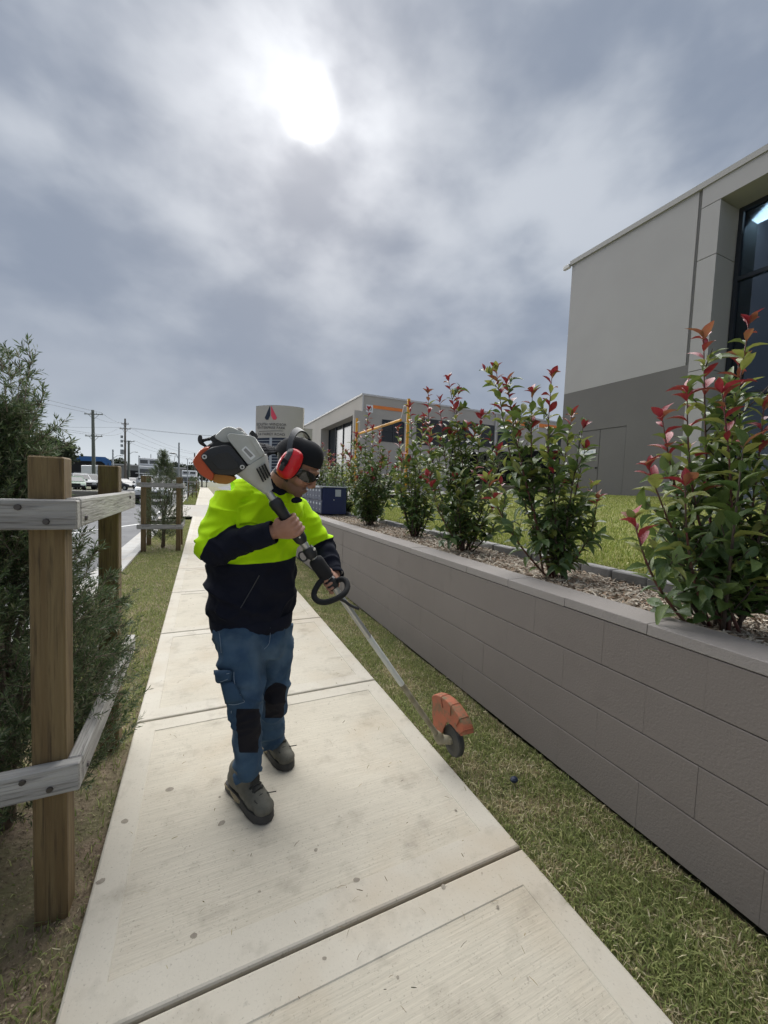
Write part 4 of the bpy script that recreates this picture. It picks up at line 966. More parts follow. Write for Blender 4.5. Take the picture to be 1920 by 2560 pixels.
def wire(p, q, sag, label, r=.016):
    pts = [p.lerp(q, t)-Vector((0, 0, sag*4*t*(1-t))) for t in np.linspace(0, 1, 15)]
    o = MB().tube([x-p for x in pts], r, 4).build('overhead_wire', M_wire); o.location = p
    return tag(o, label, 'wire', 'overhead wires')
for j, a in enumerate(A1):
    for i in (0, 3):
        lv = ('upper', 'lower')[j]; sd = {0: 'left', 3: 'right'}[i]
        wire(a[i], Vector((a[i].x-16, a[i].y-42, a[i].z+1.0+j*.2)), .8, f'{lv} wire rising to the left from the {sd} end of the tall pole crossarm')
        wire(a[i], A2[min(j, 1)][i], .6, f'{lv} wire from the {sd} end of the tall pole crossarm to the transformer pole')
for i in (0, 3):
    sd = {0: 'left', 3: 'right'}[i]
    wire(A2[1][i], A9[0][i], .9, f'wire from the {sd} end of the transformer pole crossarm to the farthest pole')
    wire(A2[1][i], Vector((30, 95, 13.5)), 1.0, f'wire from the {sd} side of the transformer pole crossing right behind the sign')
    wire(A3[0][i], A9[1][i], .8, f'wire from the {sd} end of the lamp pole crossarm to the farthest pole')
wire(A2[1][0], Vector((A2[1][0].x-40, A2[1][0].y-8, 8.2)), .6, 'overhead wire running left from the transformer pole')
# ------------------------------------------------------------------ vehicles
M_tyre = mat('tyre', (.012, .012, .012), .85); M_rim = mat('rim', (.45, .46, .47), .35, metal=.7); M_wind = mat('car_glass', (.015, .02, .026), .06, spec=.8); M_hl = mat('headlight', (.75, .78, .8), .15); M_tl = mat('tail_light', (.45, .02, .02), .3); M_blk = mat('black_trim', (.015, .015, .016), .6); M_num = mat('number_plate', (.7, .65, .3), .6)
PA = {}
def paint(c):
    if c not in PA: PA[c] = mat('car_paint', c, .35, coat=.25, spec=.4)
    return PA[c]
def car(kind, pos, rz, colour, label, s=1.0, cat='car'):
    e = empty({'suv': 'parked_suv', 'hatch': 'parked_car', 'ute': 'parked_ute', 'wagon': 'parked_wagon'}[kind], (*pos, -.14 if pos[0] > -9.6 else -.04), label, cat, 'vehicles parked along the road', rz)
    if kind == 'suv': L_, W_, prof = 4.8, 1.9, [(-2.4, .45), (-2.38, 1.05), (-2.3, 1.12), (1.0, 1.12), (2.2, 1.02), (2.4, .85), (2.42, .45)]; cabin = [(-2.32, 1.10), (-2.15, 1.78), (.25, 1.80), (1.05, 1.10)]; wr = .39; wb = (-1.45, 1.5)
    elif kind == 'wagon': L_, W_, prof = 4.7, 1.82, [(-2.35, .4), (-2.35, .95), (-2.25, 1.02), (1.1, 1.0), (2.2, .85), (2.35, .7), (2.36, .4)]; cabin = [(-2.25, 1.0), (-1.95, 1.55), (.3, 1.58), (1.2, 1.0)]; wr = .34; wb = (-1.4, 1.45)
    elif kind == 'hatch': L_, W_, prof = 4.1, 1.75, [(-2.05, .38), (-2.05, .92), (-1.9, .98), (.9, .95), (1.85, .78), (2.05, .6), (2.06, .38)]; cabin = [(-1.95, .95), (-1.5, 1.45), (.1, 1.47), (1.05, .93)]; wr = .31; wb = (-1.25, 1.3)
    else: L_, W_, prof = 5.2, 1.85, [(-2.6, .55), (-2.6, 1.08), (-.9, 1.08), (1.1, 1.08), (2.4, 1.0), (2.6, .8), (2.6, .5)]; cabin = [(-1.0, 1.06), (-.85, 1.74), (.45, 1.76), (1.2, 1.06)]; wr = .38; wb = (-1.6, 1.55)
    pm = paint(colour); hw = W_/2
    # body with rounded flanks: three sections across
    mb = MB(); n = len(prof); rings = []
    for x, k in ((-hw, .90), (-hw*.94, .985), (0, 1.0), (hw*.94, .985), (hw, .90)):
        rings.append([Vector((x, y*(k if k < .95 else 1), .45+(z-.45)*(k if z > .6 else 1))) for y, z in prof])
    mb.loft(rings); body = mb.build('body', pm, e, True, auto=35)
    cb_ = MB(); r0 = hw*.93; r1 = hw*.76; (a0, z0), (a1, z1), (a2, z2), (a3, z3) = cabin
    lo = [(-r0, a0, z0), (r0, a0, z0), (r0, a3, z3), (-r0, a3, z3)]; hi = [(-r1, a1, z1), (r1, a1, z1), (r1, a2, z2), (-r1, a2, z2)]; md = [tuple(Vector(l).lerp(Vector(h), .86)) for l, h in zip(lo, hi)]
    cb_.loft([lo, md, [tuple(Vector(h)*1+Vector((0, 0, .03))) for h in [tuple(Vector((q[0]*.93, q[1]*.97, q[2]))) for q in hi]]]).build('roof', pm, e, True, auto=30)
    def win(corn, nm='window'):
        c = sum((Vector(q) for q in corn), Vector())/4; nn = (Vector(corn[1])-Vector(corn[0])).cross(Vector(corn[2])-Vector(corn[1])).normalized(); 
        if nn.dot(c-Vector((0, 0, 1.2))) < 0: nn = -nn
        o = [c+(Vector(q)-c)*.88+nn*.012 for q in corn]; MB().add(o, [(0, 1, 2, 3)]).build(nm, M_wind, e)
    f = lambda l, h, t: tuple(Vector(l).lerp(Vector(h), t))
    win([f(lo[3], md[3], .05), f(lo[2], md[2], .05), md[2], md[3]], 'windscreen'); win([f(lo[0], md[0], .1), f(lo[1], md[1], .1), md[1], md[0]], 'rear_window')
    for l0, l3, h0, h3 in ((lo[0], lo[3], md[0], md[3]), (lo[1], lo[2], md[1], md[2])):
        for u0, u1 in ((.04, .32), (.34, .62), (.64, .95)): win([f(f(l0, l3, u0), f(h0, h3, u0), .08), f(f(l0, l3, u1), f(h0, h3, u1), .08), f(h0, h3, u1), f(h0, h3, u0)])
    for y in wb:
        for sx_ in (-1, 1):
            w = MB().tube([(sx_*(hw-.20), y, wr), (sx_*(hw+.012), y, wr)], wr, 18).build('wheel', M_tyre, e, True, auto=40); MB().tube([(sx_*(hw+.005), y, wr), (sx_*(hw+.022), y, wr)], wr*.62, 14).build('rim', M_rim, w)
            MB().tube([(sx_*(hw-.06), y, wr+.02), (sx_*(hw+.006), y, wr+.02)], wr*1.17, 18).build('wheel_arch', M_blk, e)
    fy, ry = prof[-1][0], prof[0][0]
    for sx_ in (-1, 1):
        MB().box((sx_*hw*.70, fy-.06, prof[-2][1]-.02), (.36, .16, .15), bv=.02).build('headlight', M_hl, e); MB().box((sx_*hw*.8, ry+.02, .95), (.18, .10, .28), bv=.02).build('tail_light', M_tl, e); MB().box((sx_*(hw+.07), cabin[3][0]-.25, 1.12), (.18, .12, .15), bv=.02).build('mirror', pm, e)
    MB().box((0, fy-.01, .48), (W_*.92, .14, .22), bv=.03).build('front_bumper', M_blk, e); MB().box((0, fy-.02, .70), (W_*.5, .10, .16), bv=.02).build('grille', M_blk, e); MB().box((0, ry+.01, .5), (W_*.92, .14, .22), bv=.03).build('rear_bumper', M_blk, e)
    if kind == 'ute':
        MB().box((0, -1.75, 1.25), (1.8, 1.6, .42), bv=.02).build('tray', pm, e); 
        for i in range(9): MB().box((-.85+i*.2125, -2.5, 1.75), (.04, .04, .95)).build('rack_bar', M_blk, e)
        MB().box((0, -1.7, 2.22), (1.9, 1.8, .06), bv=.01).build('rack_top', pm, e)
    return e
def ground_at(px, depth): q = cp(px/K, 1030, depth); return (q.x, q.y)
FACE = math.pi      # bonnet towards the camera
car('hatch', ground_at(186, 40), FACE+.25, (.004, .10, .03), 'green car parked nearest behind the first guard post')
car('suv', ground_at(199, 46), FACE+.5, (.62, .63, .63), 'white four wheel drive wagon parked beside the green car')
car('suv', ground_at(224, 47), FACE+.35, (.38, .39, .38), 'silver four wheel drive parked right of the white wagon')
car('hatch', ground_at(306, 52), FACE+.9, (.03, .035, .045), 'dark hatchback seen behind the second guard post')
car('wagon', ground_at(335, 72), FACE+.2, (.6, .6, .6), 'small white car driving far down the road')
car('ute', ground_at(360, 50), .15, (.62, .63, .64), 'white tray ute with dark rear cage behind the second guard', cat='ute')
car('suv', (-2.85, 30.5), FACE+.02, (.62, .63, .64), 'white car parked at the kerb right of the second guard')
car('wagon', (-3.0, 52), FACE, (.5, .52, .54), 'pale car parked farther along the kerb')
# trucks
def truck(pos, rz, label, h, w=2.5, col=(.66, .67, .68)):
    e = empty('parked_truck', (*pos, -.14), label, 'truck', 'vehicles parked along the road', rz); pm = paint(col)
    MB().box((0, -1.2, h*.62), (w, 5.5, h*.68), bv=.08).build('box_body', pm, e); MB().box((0, 2.4, h*.42), (w*.94, 1.7, h*.55), bv=.12).build('cab', pm, e)
    MB().box((0, 1.75, h*.83), (w*.96, .9, h*.25), bv=.12).build('roof_pod', pm, e)
    MB().box((0, 3.26, h*.50), (w*.84, .03, h*.20), bv=.004).build('windscreen', M_wind, e)
    for sx_ in (-1, 1):
        MB().box((sx_*w*.23, 2.21, h*.83), (w*.36, .03, h*.11)).build('upper_window', M_wind, e); MB().box((sx_*w*.475, 2.5, h*.52), (.02, .9, h*.17)).build('side_window', M_wind, e); MB().box((sx_*w*.36, 3.27, h*.27), (.4, .06, .2), bv=.02).build('headlight', M_hl, e)
        for y in (2.2, -2.8): q = MB().tube([(sx_*(w/2-.28), y, .5), (sx_*w/2, y, .5)], .5, 16).build('wheel', M_tyre, e, True, auto=40); MB().tube([(sx_*w/2, y, .5), (sx_*(w/2+.02), y, .5)], .28, 12).build('rim', M_rim, q)
    MB().box((0, 3.28, h*.33), (w*.6, .05, h*.10)).build('grille', M_blk, e); MB().box((0, 3.3, h*.19), (w*.95, .15, .3), bv=.03).build('bumper', M_blk, e)
    MB().tube([(-.3, 1.8, h*.96), (-.3, 1.8, h*1.08)], .05, 6).build('aerial', M_blk, e)
    return e
q = ground_at(372, 68); truck(q, FACE+.1, 'tall white truck with two upper windows coming down the road', 5.3, 3.0)
q = ground_at(474, 75); truck(q, FACE, 'white box truck farther down the road above the parked car', 3.6)
q = ground_at(252, 66); truck(q, FACE+.6, 'white truck standing behind the tall timber power pole', 3.6)
# blue shed, dark fence and low buildings across the road
sh = empty('blue_shed', (*ground_at(196, 75), 0), 'blue steel portal shed across the road behind the parked cars', 'shed', None, .35)
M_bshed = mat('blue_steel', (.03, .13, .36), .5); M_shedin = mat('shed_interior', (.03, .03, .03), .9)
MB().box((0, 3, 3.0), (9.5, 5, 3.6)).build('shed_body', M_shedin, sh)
ar = [(-5.2 + .0, 0), (-5.2, 4.2), (-4.2, 5.2), (4.2, 5.4), (5.2, 4.6), (5.2, 0), (4.2, 0), (4.2, 4.0), (3.6, 4.5), (-3.8, 4.2), (-4.4, 3.8), (-4.4, 0)]
MB().prism(ar, -.2, .3, lambda a, b, h: Vector((a, h, b))).build('portal_frame', M_bshed, sh)
MB().box((-2.5, -.4, 5.0), (4, .3, .6)).build('awning', M_trim, sh)
for i in range(3): MB().box((-3+i*3, -.6, 1.2), (1.6, .6, 2.0), bv=.05).build('stored_crate', M_grey2, sh)
fb_ = empty('far_shed', (*ground_at(300, 95), 0), 'long low dark shed with pale roof line behind the road', 'shed', None, .3)
MB().box((0, 0, 2.2), (26, 8, 4.4)).build('walls', M_grey2, fb_); MB().box((0, 0, 4.5), (27, 9, .3)).build('roof', M_trim, fb_)
for i in range(6): MB().box((-10+i*4, -4.02, 1.7), (2.6, .1, 3.2)).build('bay_door', M_black, fb_)
# ------------------------------------------------------------------ worker
R0 = Vector((math.cos(YAW), -math.sin(YAW), 0)); D0 = Vector((math.sin(YAW), math.cos(YAW), 0)); UZ = Vector((0, 0, 1))
AS = (R0*.7071+D0*.7071); AF = (R0*.7071-D0*.7071)        # shoulder axis (right to left) and facing
def crom(pts, n=5):
    pts = [Vector(p) for p in pts]; out = []
    for i in range(len(pts)-1):
        p0, p1, p2, p3 = pts[max(i-1, 0)], pts[i], pts[i+1], pts[min(i+2, len(pts)-1)]
        for k in range(n):
            t = k/n; out.append(.5*((2*p1)+(p2-p0)*t+(2*p0-5*p1+4*p2-p3)*t*t+(3*p1-p0-3*p2+p3)*t**3))
    return out+[pts[-1]]
def rinterp(r, n=5):
    out = []
    for i in range(len(r)-1):
        for k in range(n): t = k/n; out.append(r[i]*(1-t)+r[i+1]*t)
    return out+[r[-1]]
def limb(mb, pts, rad, n=5, seg=16): mb.tube(crom(pts, n), rinterp(rad, n), seg)
M_skin = mat('skin', (.36, .18, .115), .55, (.42, .22, .15), 18, 4, bump=.0006, bscale=240, spec=.35)
def tex_fabric(name, c, c2, rough, bscale, bump, sheen=0): return mat(name, c, rough, c2, 9, 4, bump=bump, bscale=bscale, sheen=sheen, spec=.2)
M_hv = tex_fabric('hi_vis_fleece', (.56, .97, .006), (.50, .90, .004), .9, 320, .0008)
M_nv = tex_fabric('navy_fleece', (.0075, .009, .017), (.011, .013, .024), .95, 320, .0008)
M_denim = mat('denim', (.028, .056, .10), .9, (.045, .086, .14), 6, 5, bump=.001, bscale=300, col3=(.06, .12, .205), c3=(.66, .86), spec=.2)
M_knee = tex_fabric('knee_patch', (.012, .012, .016), (.018, .018, .022), .9, 400, .0006)
M_boot = mat('boot_suede', (.115, .11, .09), .85, (.15, .145, .12), 25, 4, bump=.0015, bscale=160, spec=.25)
M_sole = mat('boot_sole', (.035, .034, .032), .75, (.05, .048, .045), 20); M_wed = mat('boot_wedge', (.24, .20, .125), .8); M_lace = mat('boot_lace', (.028, .028, .024), .8)
M_capm = mat('cap_black', (.008, .009, .011), .85, (.012, .013, .016), 12, bump=.001, bscale=300, spec=.25)
M_muff = mat('muff_red', (.68, .012, .022), .30, (.62, .012, .02), 20, spec=.5); M_band2 = mat('muff_band', (.045, .047, .052), .45); M_lens = mat('dark_lens', (.008, .009, .011), .08, spec=.7); M_temple = mat('glasses_arm', (.62, .63, .58), .4); M_hair = mat('dark_hair', (.012, .009, .008), .6, bump=.002, bscale=300)
man = empty('person', tuple(Vector((.27, 1.92, 0))), 'worker in hi vis yellow and navy jacket, jeans, cap and red earmuffs', 'person'); man.location = (0, 0, 0)
# shaft line of the edger
E_top = cp(575, 1057, 1.60); E_end = cp(951, 1597, 2.085)
SA = (E_end-E_top).normalized()
def shaft_at(xd):
    lo, hi = -.5, 1.2
    for _ in range(40):
        m = (lo+hi)/2; P = E_top.lerp(E_end, m) if 0 <= m <= 1 else E_top+(E_end-E_top)*m
        if proj_px(np.array(P))[0] < xd: lo = m
        else: hi = m
    return E_top+(E_end-E_top)*lo
TC = (Vector(CC)-cp(600, 1100, 1.65)).normalized(); TC = (TC-SA*TC.dot(SA)).normalized(); VC = TC.cross(SA).normalized()
if VC.dot(R0) < 0: VC = -VC
# joints
Cn = [(545, 1348, 1.875, .168, .138), (545, 1328, 1.875, .180, .148), (544, 1300, 1.87, .196, .164), (545, 1250, 1.865, .198, .164), (550, 1200, 1.86, .197, .160), (558, 1150, 1.855, .200, .156), (566, 1112, 1.85, .196, .148), (573, 1084, 1.84, .172, .132), (585, 1064, 1.825, .112, .10), (594, 1053, 1.815, .078, .074)]
SR, ER, WR = cp(500, 1083, 1.735), cp(463, 1183, 1.655), cp(592, 1149, 1.635)
SL, EL_, WL = cp(640, 1104, 1.965), cp(694, 1182, 2.01), cp(722, 1247, 1.865)
HR, KR, FR_ = cp(515, 1352, 1.80), cp(531, 1518, 1.70), cp(537, 1668, 1.745)
HL, KL, FL_ = cp(588, 1348, 1.93), cp(592, 1492, 1.92), cp(584, 1592, 2.05)
HC = cp(638, 1010, 1.745)
ly = (R0*.84-UZ*.54-D0*.20).normalized(); lz = (UZ-ly*UZ.dot(ly)); lz = (lz+R0*.02).normalized(); lz = (lz-ly*lz.dot(ly)).normalized(); lx = ly.cross(lz).normalized()
HM = Matrix(((lx.x, ly.x, lz.x, HC.x), (lx.y, ly.y, lz.y, HC.y), (lx.z, ly.z, lz.z, HC.z), (0, 0, 0, 1)))
HM = HM @ Matrix.Scale(1.03, 4)
HR3 = HM.to_3x3()
def hp(x, y, z): return HM @ Vector((x, y, z))
def hell(mb, c, r): mb.ell(hp(*c), r, HR3, 16, 10)
# ---- body (one continuous skin mesh: head, neck, trunk core, arms, hands)
body = MB()
for c, r in (((0, -.012, .045), (.074, .096, .085)), ((0, .028, -.005), (.064, .066, .083)), ((0, .036, -.062), (.052, .053, .044)), ((0, .074, -.088), (.023, .018, .019)), ((0, .080, .030), (.050, .018, .014)), ((.040, .058, -.022), (.024, .028, .03)), ((-.040, .058, -.022), (.024, .028, .03)), ((.012, .103, -.030), (.009, .011, .008)), ((-.012, .103, -.030), (.009, .011, .008)), ((0, .091, -.056), (.022, .010, .006)), ((0, .088, -.067), (.019, .010, .007)), ((.077, -.005, -.005), (.010, .02, .032)), ((-.077, -.005, -.005), (.010, .02, .032))): hell(body, c, r)
body.tube([hp(0, .088, .022), hp(0, .104, -.004), hp(0, .114, -.026)], [.009, .011, .012], 10)
NB = cp(592, 1060, 1.825)
body.tube([hp(0, -.015, -.02), hp(0, -.025, -.075), NB, NB-UZ*.06], [.056, .054, .060, .075], 16)
def torso_ring(c, sc=1.0, n=28):
    x, y, d, ws, wf = c; q = cp(x, y, d); out = []
    for k in range(n):
        a = 2*math.pi*k/n; ca, sa = math.cos(a), math.sin(a); p = 2.4
        r = (abs(ca)**p+abs(sa)**p)**(-1/p); out.append(q+AS*(ws*sc*r*ca)+AF*(wf*sc*r*sa))
    return out
body.loft([torso_ring(c, .80) for c in Cn])
limb(body, [SR, SR.lerp(ER, .5), ER, ER.lerp(WR, .5), WR], [.055, .048, .042, .040, .030]); limb(body, [SL, SL.lerp(EL_, .5), EL_, EL_.lerp(WL, .5), WL], [.055, .048, .042, .040, .030])
limb(body, [HR, KR, FR_], [.062, .034, .026]); limb(body, [HL, KL, FL_], [.062, .034, .026])
def hand(C, A, u, v, hr, W_, th0, th1, order=1, thumb=(-60, -175), spread=.0222, palm_r=.040):
    """C grip centre, A handle axis, u/v frame round it, fingers run from angle th0 to th1"""
    def at(s, deg, r): a = math.radians(deg); return C+A*s+(u*math.cos(a)+v*math.sin(a))*r
    lens = (1.0, 1.08, 1.0, .82); mc = Vector()
    for i in range(4):
        s = order*(i-1.5)*spread; e = th0+(th1-th0)*lens[i]; k = 7
        pts = [at(s*.94, th0-24, hr+.017)]+[at(s, th0+(e-th0)*j/k, hr+(.0155 if j < 2 else .0105)) for j in range(k+1)]
        rad = [.0105, .0108]+[.0098-.0004*j for j in range(k)]
        body.tube(pts, rad, 9); body.ell(pts[-1], (.0072,)*3, seg=8, rin=6); body.ell(at(s, th0+1, hr+.0165), (.0112,)*3, seg=8, rin=6); mc += at(s*.94, th0-24, hr+.012)/4
    m2 = mc
    body.tube([W_, W_.lerp(m2, .3), W_.lerp(m2, .65), m2, m2+(m2-W_).normalized()*.012], [(.029, .023), (.035, .023), (.042, .021), (.045, .018), (.042, .014)], 16, up=A)
    tb = W_.lerp(m2, .35)-A*order*.028; t0 = at(-order*.055, thumb[0], hr+.016); t1 = at(-order*.050, (thumb[0]+thumb[1])/2, hr+.011); t2 = at(-order*.045, thumb[1], hr+.010)
    body.tube([tb, t0, t1, t2], [.016, .0125, .0105, .009], 9); body.ell(t2, (.0085,)*3, seg=8, rin=6)
GR = shaft_at(630); hand(GR, SA, TC, VC, .025, WR, 4, 172, 1)
GL_ = shaft_at(716); hand(GL_, SA, -TC, -VC, .016, WL, -10, 165, 1, thumb=(-40, -120))
bm_ = remeshed(body, .0042, 3); V, Nn = mesh_np(bm_)
ob = link('body', bm_, man, [M_skin, M_hair], True); 
# stubble and hairline: short dark hair round the back of the head
fc = face_c(bm_); Hi = HM.inverted(); loc = np.array([list(Hi @ Vector(c)) for c in fc]); 
near = (np.abs(loc) < .16).all(1); hairf = near & (loc[:, 1] < .016-.25*np.clip(loc[:, 2]+.02, -1, .05)) & (loc[:, 2] > -.062) & (loc[:, 1] > -.13)
bm_.polygons.foreach_set('material_index', hairf.astype(np.int32))
lv = np.array([list(Hi @ Vector(c)) for c in V]) if len(V) == len(bm_.vertices) else None
st = np.clip((-lv[:, 2]-.032)/.02, 0, 1)*np.clip((lv[:, 1]+.02)/.03, 0, 1)*np.clip((lv[:, 2]+.13)/.02, 0, 1)*(np.abs(lv[:, 0]) < .12); st = np.maximum(st, .9*np.exp(-(((lv[:, 2]-.026)/.006)**2))*(lv[:, 1] > .07)*(np.abs(np.abs(lv[:, 0])-.03) < .022))
a_ = bm_.attributes.new('stubble', 'FLOAT', 'POINT'); a_.data.foreach_set('value', st.astype(np.float32))
_N = M_skin.node_tree.nodes; _L = M_skin.node_tree.links; _at = _N.new('ShaderNodeAttribute'); _at.attribute_name = 'stubble'; _mu = _N.new('ShaderNodeMath'); _mu.operation = 'MULTIPLY'; _L.new(_at.outputs['Fac'], _mu.inputs[0]); _mu.inputs[1].default_value = .62
_b = _N['Principled BSDF']; _mx2 = _N.new('ShaderNodeMix'); _mx2.data_type = 'RGBA'; _L.new(_mu.outputs[0], _mx2.inputs[0]); _L.new(_b.inputs['Base Color'].links[0].from_socket, _mx2.inputs[6]); _mx2.inputs[7].default_value = (.10, .065, .05, 1); _L.new(_mx2.outputs[2], _b.inputs['Base Color'])
# ---- clothing
def folds(me, fn):
    v, n = mesh_np(me); d = np.array([fn(Vector(p)) for p in v]); set_co(me, v+n*d[:, None])
def ridge(p, s, w=1.0):
    a = mnoise.noise(p*s); return (1-min(1, abs(a)*2.6))*w
def seam_mat(name, ca, ca2, cb, cb2, bs=320, bump=.0008, rough=.92, crease=7, cdist=.010):
    m = mat(name, ca, rough, ca2, 9, 4, bump=bump, bscale=bs, spec=.2); nt = m.node_tree; N = nt.nodes; L = nt.links; b = N['Principled BSDF']
    cur = b.inputs['Base Color'].links[0].from_socket; at = N.new('ShaderNodeAttribute'); at.attribute_name = 'seam'
    st = N.new('ShaderNodeMapRange'); L.new(at.outputs['Fac'], st.inputs[0]); st.inputs[1].default_value = -.0012; st.inputs[2].default_value = .0012
    mx = N.new('ShaderNodeMix'); mx.data_type = 'RGBA'; L.new(st.outputs[0], mx.inputs[0]); L.new(cur, mx.inputs[6]); mx.inputs[7].default_value = (*cb, 1); L.new(mx.outputs[2], b.inputs['Base Color'])
    g = N.new('ShaderNodeNewGeometry'); rn = N.new('ShaderNodeTexNoise'); rn.noise_type = 'RIDGED_MULTIFRACTAL'; rn.inputs['Scale'].default_value = crease; rn.inputs['Detail'].default_value = 2.5; rn.inputs['Distortion'].default_value = .6; L.new(g.outputs['Position'], rn.inputs['Vector'])
    b2_ = N.new('ShaderNodeBump'); b2_.inputs['Distance'].default_value = cdist; L.new(rn.outputs[0], b2_.inputs['Height']); old = b.inputs['Normal'].links[0].from_node; L.new(b2_.outputs[0], old.inputs['Normal']); return m
def set_seam(me, d): a = me.attributes.new('seam', 'FLOAT', 'POINT'); a.data.foreach_set('value', np.asarray(d, np.float32))
M_jack = seam_mat('hi_vis_jacket', (.52, .86, .007), (.46, .80, .005), (.0085, .010, .019), None)
jk = MB(); jk.loft([torso_ring(c) for c in Cn])
def sleeve_pts(S, E, Wr): return [S.lerp(S+(S-E), .12), S.lerp(E, .33), S.lerp(E, .7), E, E.lerp(Wr, .3), E.lerp(Wr, .62), E.lerp(Wr, .86), E.lerp(Wr, .97)]
RAD_R = [.084, .085, .078, .070, .063, .057, .051, .046]; RAD_L = [.078, .078, .072, .067, .062, .057, .051, .048]
limb(jk, sleeve_pts(SR, ER, WR), RAD_R, 4, 18); jk.ell(ER, (.070,)*3); limb(jk, sleeve_pts(SL, EL_, WL), RAD_L, 4, 18); jk.ell(EL_, (.067,)*3)
jk.tube([cp(585, 1068, 1.82), SR+UZ*.02], [.070, .080], 16); jk.tube([cp(585, 1068, 1.83), SL+UZ*.01], [.075, .072], 16)
jm = remeshed(jk, .0062, 5)
def seg_d(p, A, B):
    t = max(0.0, min(1.0, (p-A).dot(B-A)/(B-A).length_squared)); return (p-A.lerp(B, t)).length, t
zs_ = [cp(c[0], c[1], c[2]).z for c in Cn][::-1]; cs_ = [cp(c[0], c[1], c[2]) for c in Cn][::-1]; wss = [c[3] for c in Cn][::-1]; wfs = [c[4] for c in Cn][::-1]
zs_, cs_, wss, wfs = zs_[::-1], cs_[::-1], wss[::-1], wfs[::-1]
def torso_rho(p):
    cx = np.interp(p.z, zs_, [c.x for c in cs_]); cy = np.interp(p.z, zs_, [c.y for c in cs_]); ws = np.interp(p.z, zs_, wss); wf = np.interp(p.z, zs_, wfs)
    q = Vector((p.x-cx, p.y-cy, 0)); return (abs(q.dot(AS)/ws)**2.4+abs(q.dot(AF)/wf)**2.4)**(1/2.4)
hemz = cp(545, 1350, 1.875).z
V, Nn = mesh_np(jm); PX = proj_px(V); seam = np.zeros(len(V)); disp = np.zeros(len(V)); zsplit = cp(575, 1216, 1.72).z
nl = (EL_-SL).normalized(); cut = EL_-nl*.01; nl2 = (nl*.8+(WL-EL_).normalized()*.6).normalized()
fR = np.interp(PX[:, 0], [425, 433, 450, 473, 494, 520, 600], [1235, 1207, 1171, 1151, 1138, 1128, 1110])
for i, pv in enumerate(V):
    p = Vector(pv); rho = torso_rho(p); dR = min(seg_d(p, SR, ER)[0], seg_d(p, ER, WR)[0]); dL = min(seg_d(p, SL, EL_)[0], seg_d(p, EL_, WL)[0])
    arm = rho > 1.05 and min(dR, dL) < .115
    w = mnoise.noise(p*7)
    if arm and dR < dL:
        seam[i] = (PX[i, 1]-fR[i])/520; S, E, Wr, sd_ = SR, ER, WR, 1.3
    elif arm: seam[i] = (p-cut).dot(nl2); S, E, Wr, sd_ = SL, EL_, WL, 5.1
    else: seam[i] = zsplit-p.z
    if arm:
        d1, t1 = seg_d(p, S, E); d2, t2 = seg_d(p, E, Wr)
        ax, tt = ((E-S).normalized(), t1*(E-S).length) if d1 < d2 else ((Wr-E).normalized(), t2*(Wr-E).length+.3)
        o = p-(S.lerp(E, t1) if d1 < d2 else E.lerp(Wr, t2)); near = math.exp(-(((p-E).length)/.11)**2)
        disp[i] = .018*(.5+near)*ridge(Vector((tt*15+w*1.1, o.dot(UZ)*7+sd_, o.dot(ax.cross(UZ))*7)), 1.0)+.006*mnoise.noise(p*15)-.009
    else:
        q = p-cp(556, 1180, 1.86); s_ = q.dot(AS); f_ = q.dot(AF); z_ = q.z
        disp[i] = .019*ridge(Vector((s_*4.5+z_*5.0, f_*4.5, z_*5.5+w*.5)), 1.0)+.010*ridge(Vector((s_*8-z_*6+3, f_*8, z_*9+4)), 1.2)+.006*mnoise.noise(p*13)-.013
hz_ = np.clip((V[:, 2]-hemz)/.09, 0, 1); disp = disp*np.where(PX[:, 1] > 1280, hz_, 1); set_co(jm, V+Nn*disp[:, None]); set_seam(jm, seam)
jo = link('jacket', jm, man, M_jack, True)
# ribbed cuffs, hem band and stand collar
for A_, B_, r in ((ER.lerp(WR, .90), ER.lerp(WR, 1.0), .0485), (EL_.lerp(WL, .90), EL_.lerp(WL, 1.0), .0505)):
    MB().tube(crom([A_, A_.lerp(B_, .5), B_], 3), [r*.98, r, r*1.01, r*1.02, r*1.01, r, r*.96], 20, caps=False).build('cuff', M_nv, man, True)
cl = MB(); rings = []
for k, (x, y, d, r) in enumerate(((588, 1062, 1.822, .098), (597, 1048, 1.812, .088), (606, 1035, 1.800, .083), (609, 1031, 1.797, .080), (605, 1038, 1.802, .074), (597, 1052, 1.815, .068))):
    q = cp(x, y, d); rings.append([q+AS*(r*math.cos(2*math.pi*i/24))+AF*(r*1.0*math.sin(2*math.pi*i/24))+UZ*(-.020*math.sin(2*math.pi*i/24)) for i in range(24)])
cl.loft(rings, caps=False).build('collar', M_nv, man, True)
hb_ = [torso_ring((545, 1349, 1.875, .168*k, .138*k)) for k in (1.0,)]
hr_ = []
for (yy_, k) in ((1322, 1.09), (1327, 1.12), (1346, 1.10), (1353, 1.07), (1353, 1.0), (1340, .97)): hr_.append(torso_ring((545, yy_, 1.875, .168*k, .138*k)))
MB().loft(hr_, caps=False).build('hem_band', M_nv, man, True)
# open zip flap under the chin
MB().tube(crom([cp(630, 1082, 1.70), cp(642, 1080, 1.70), cp(652, 1081, 1.715)], 4), [.006, .010, .012, .013, .013, .012, .010, .008, .005], 8).build('zip_flap', M_nv, man, True)
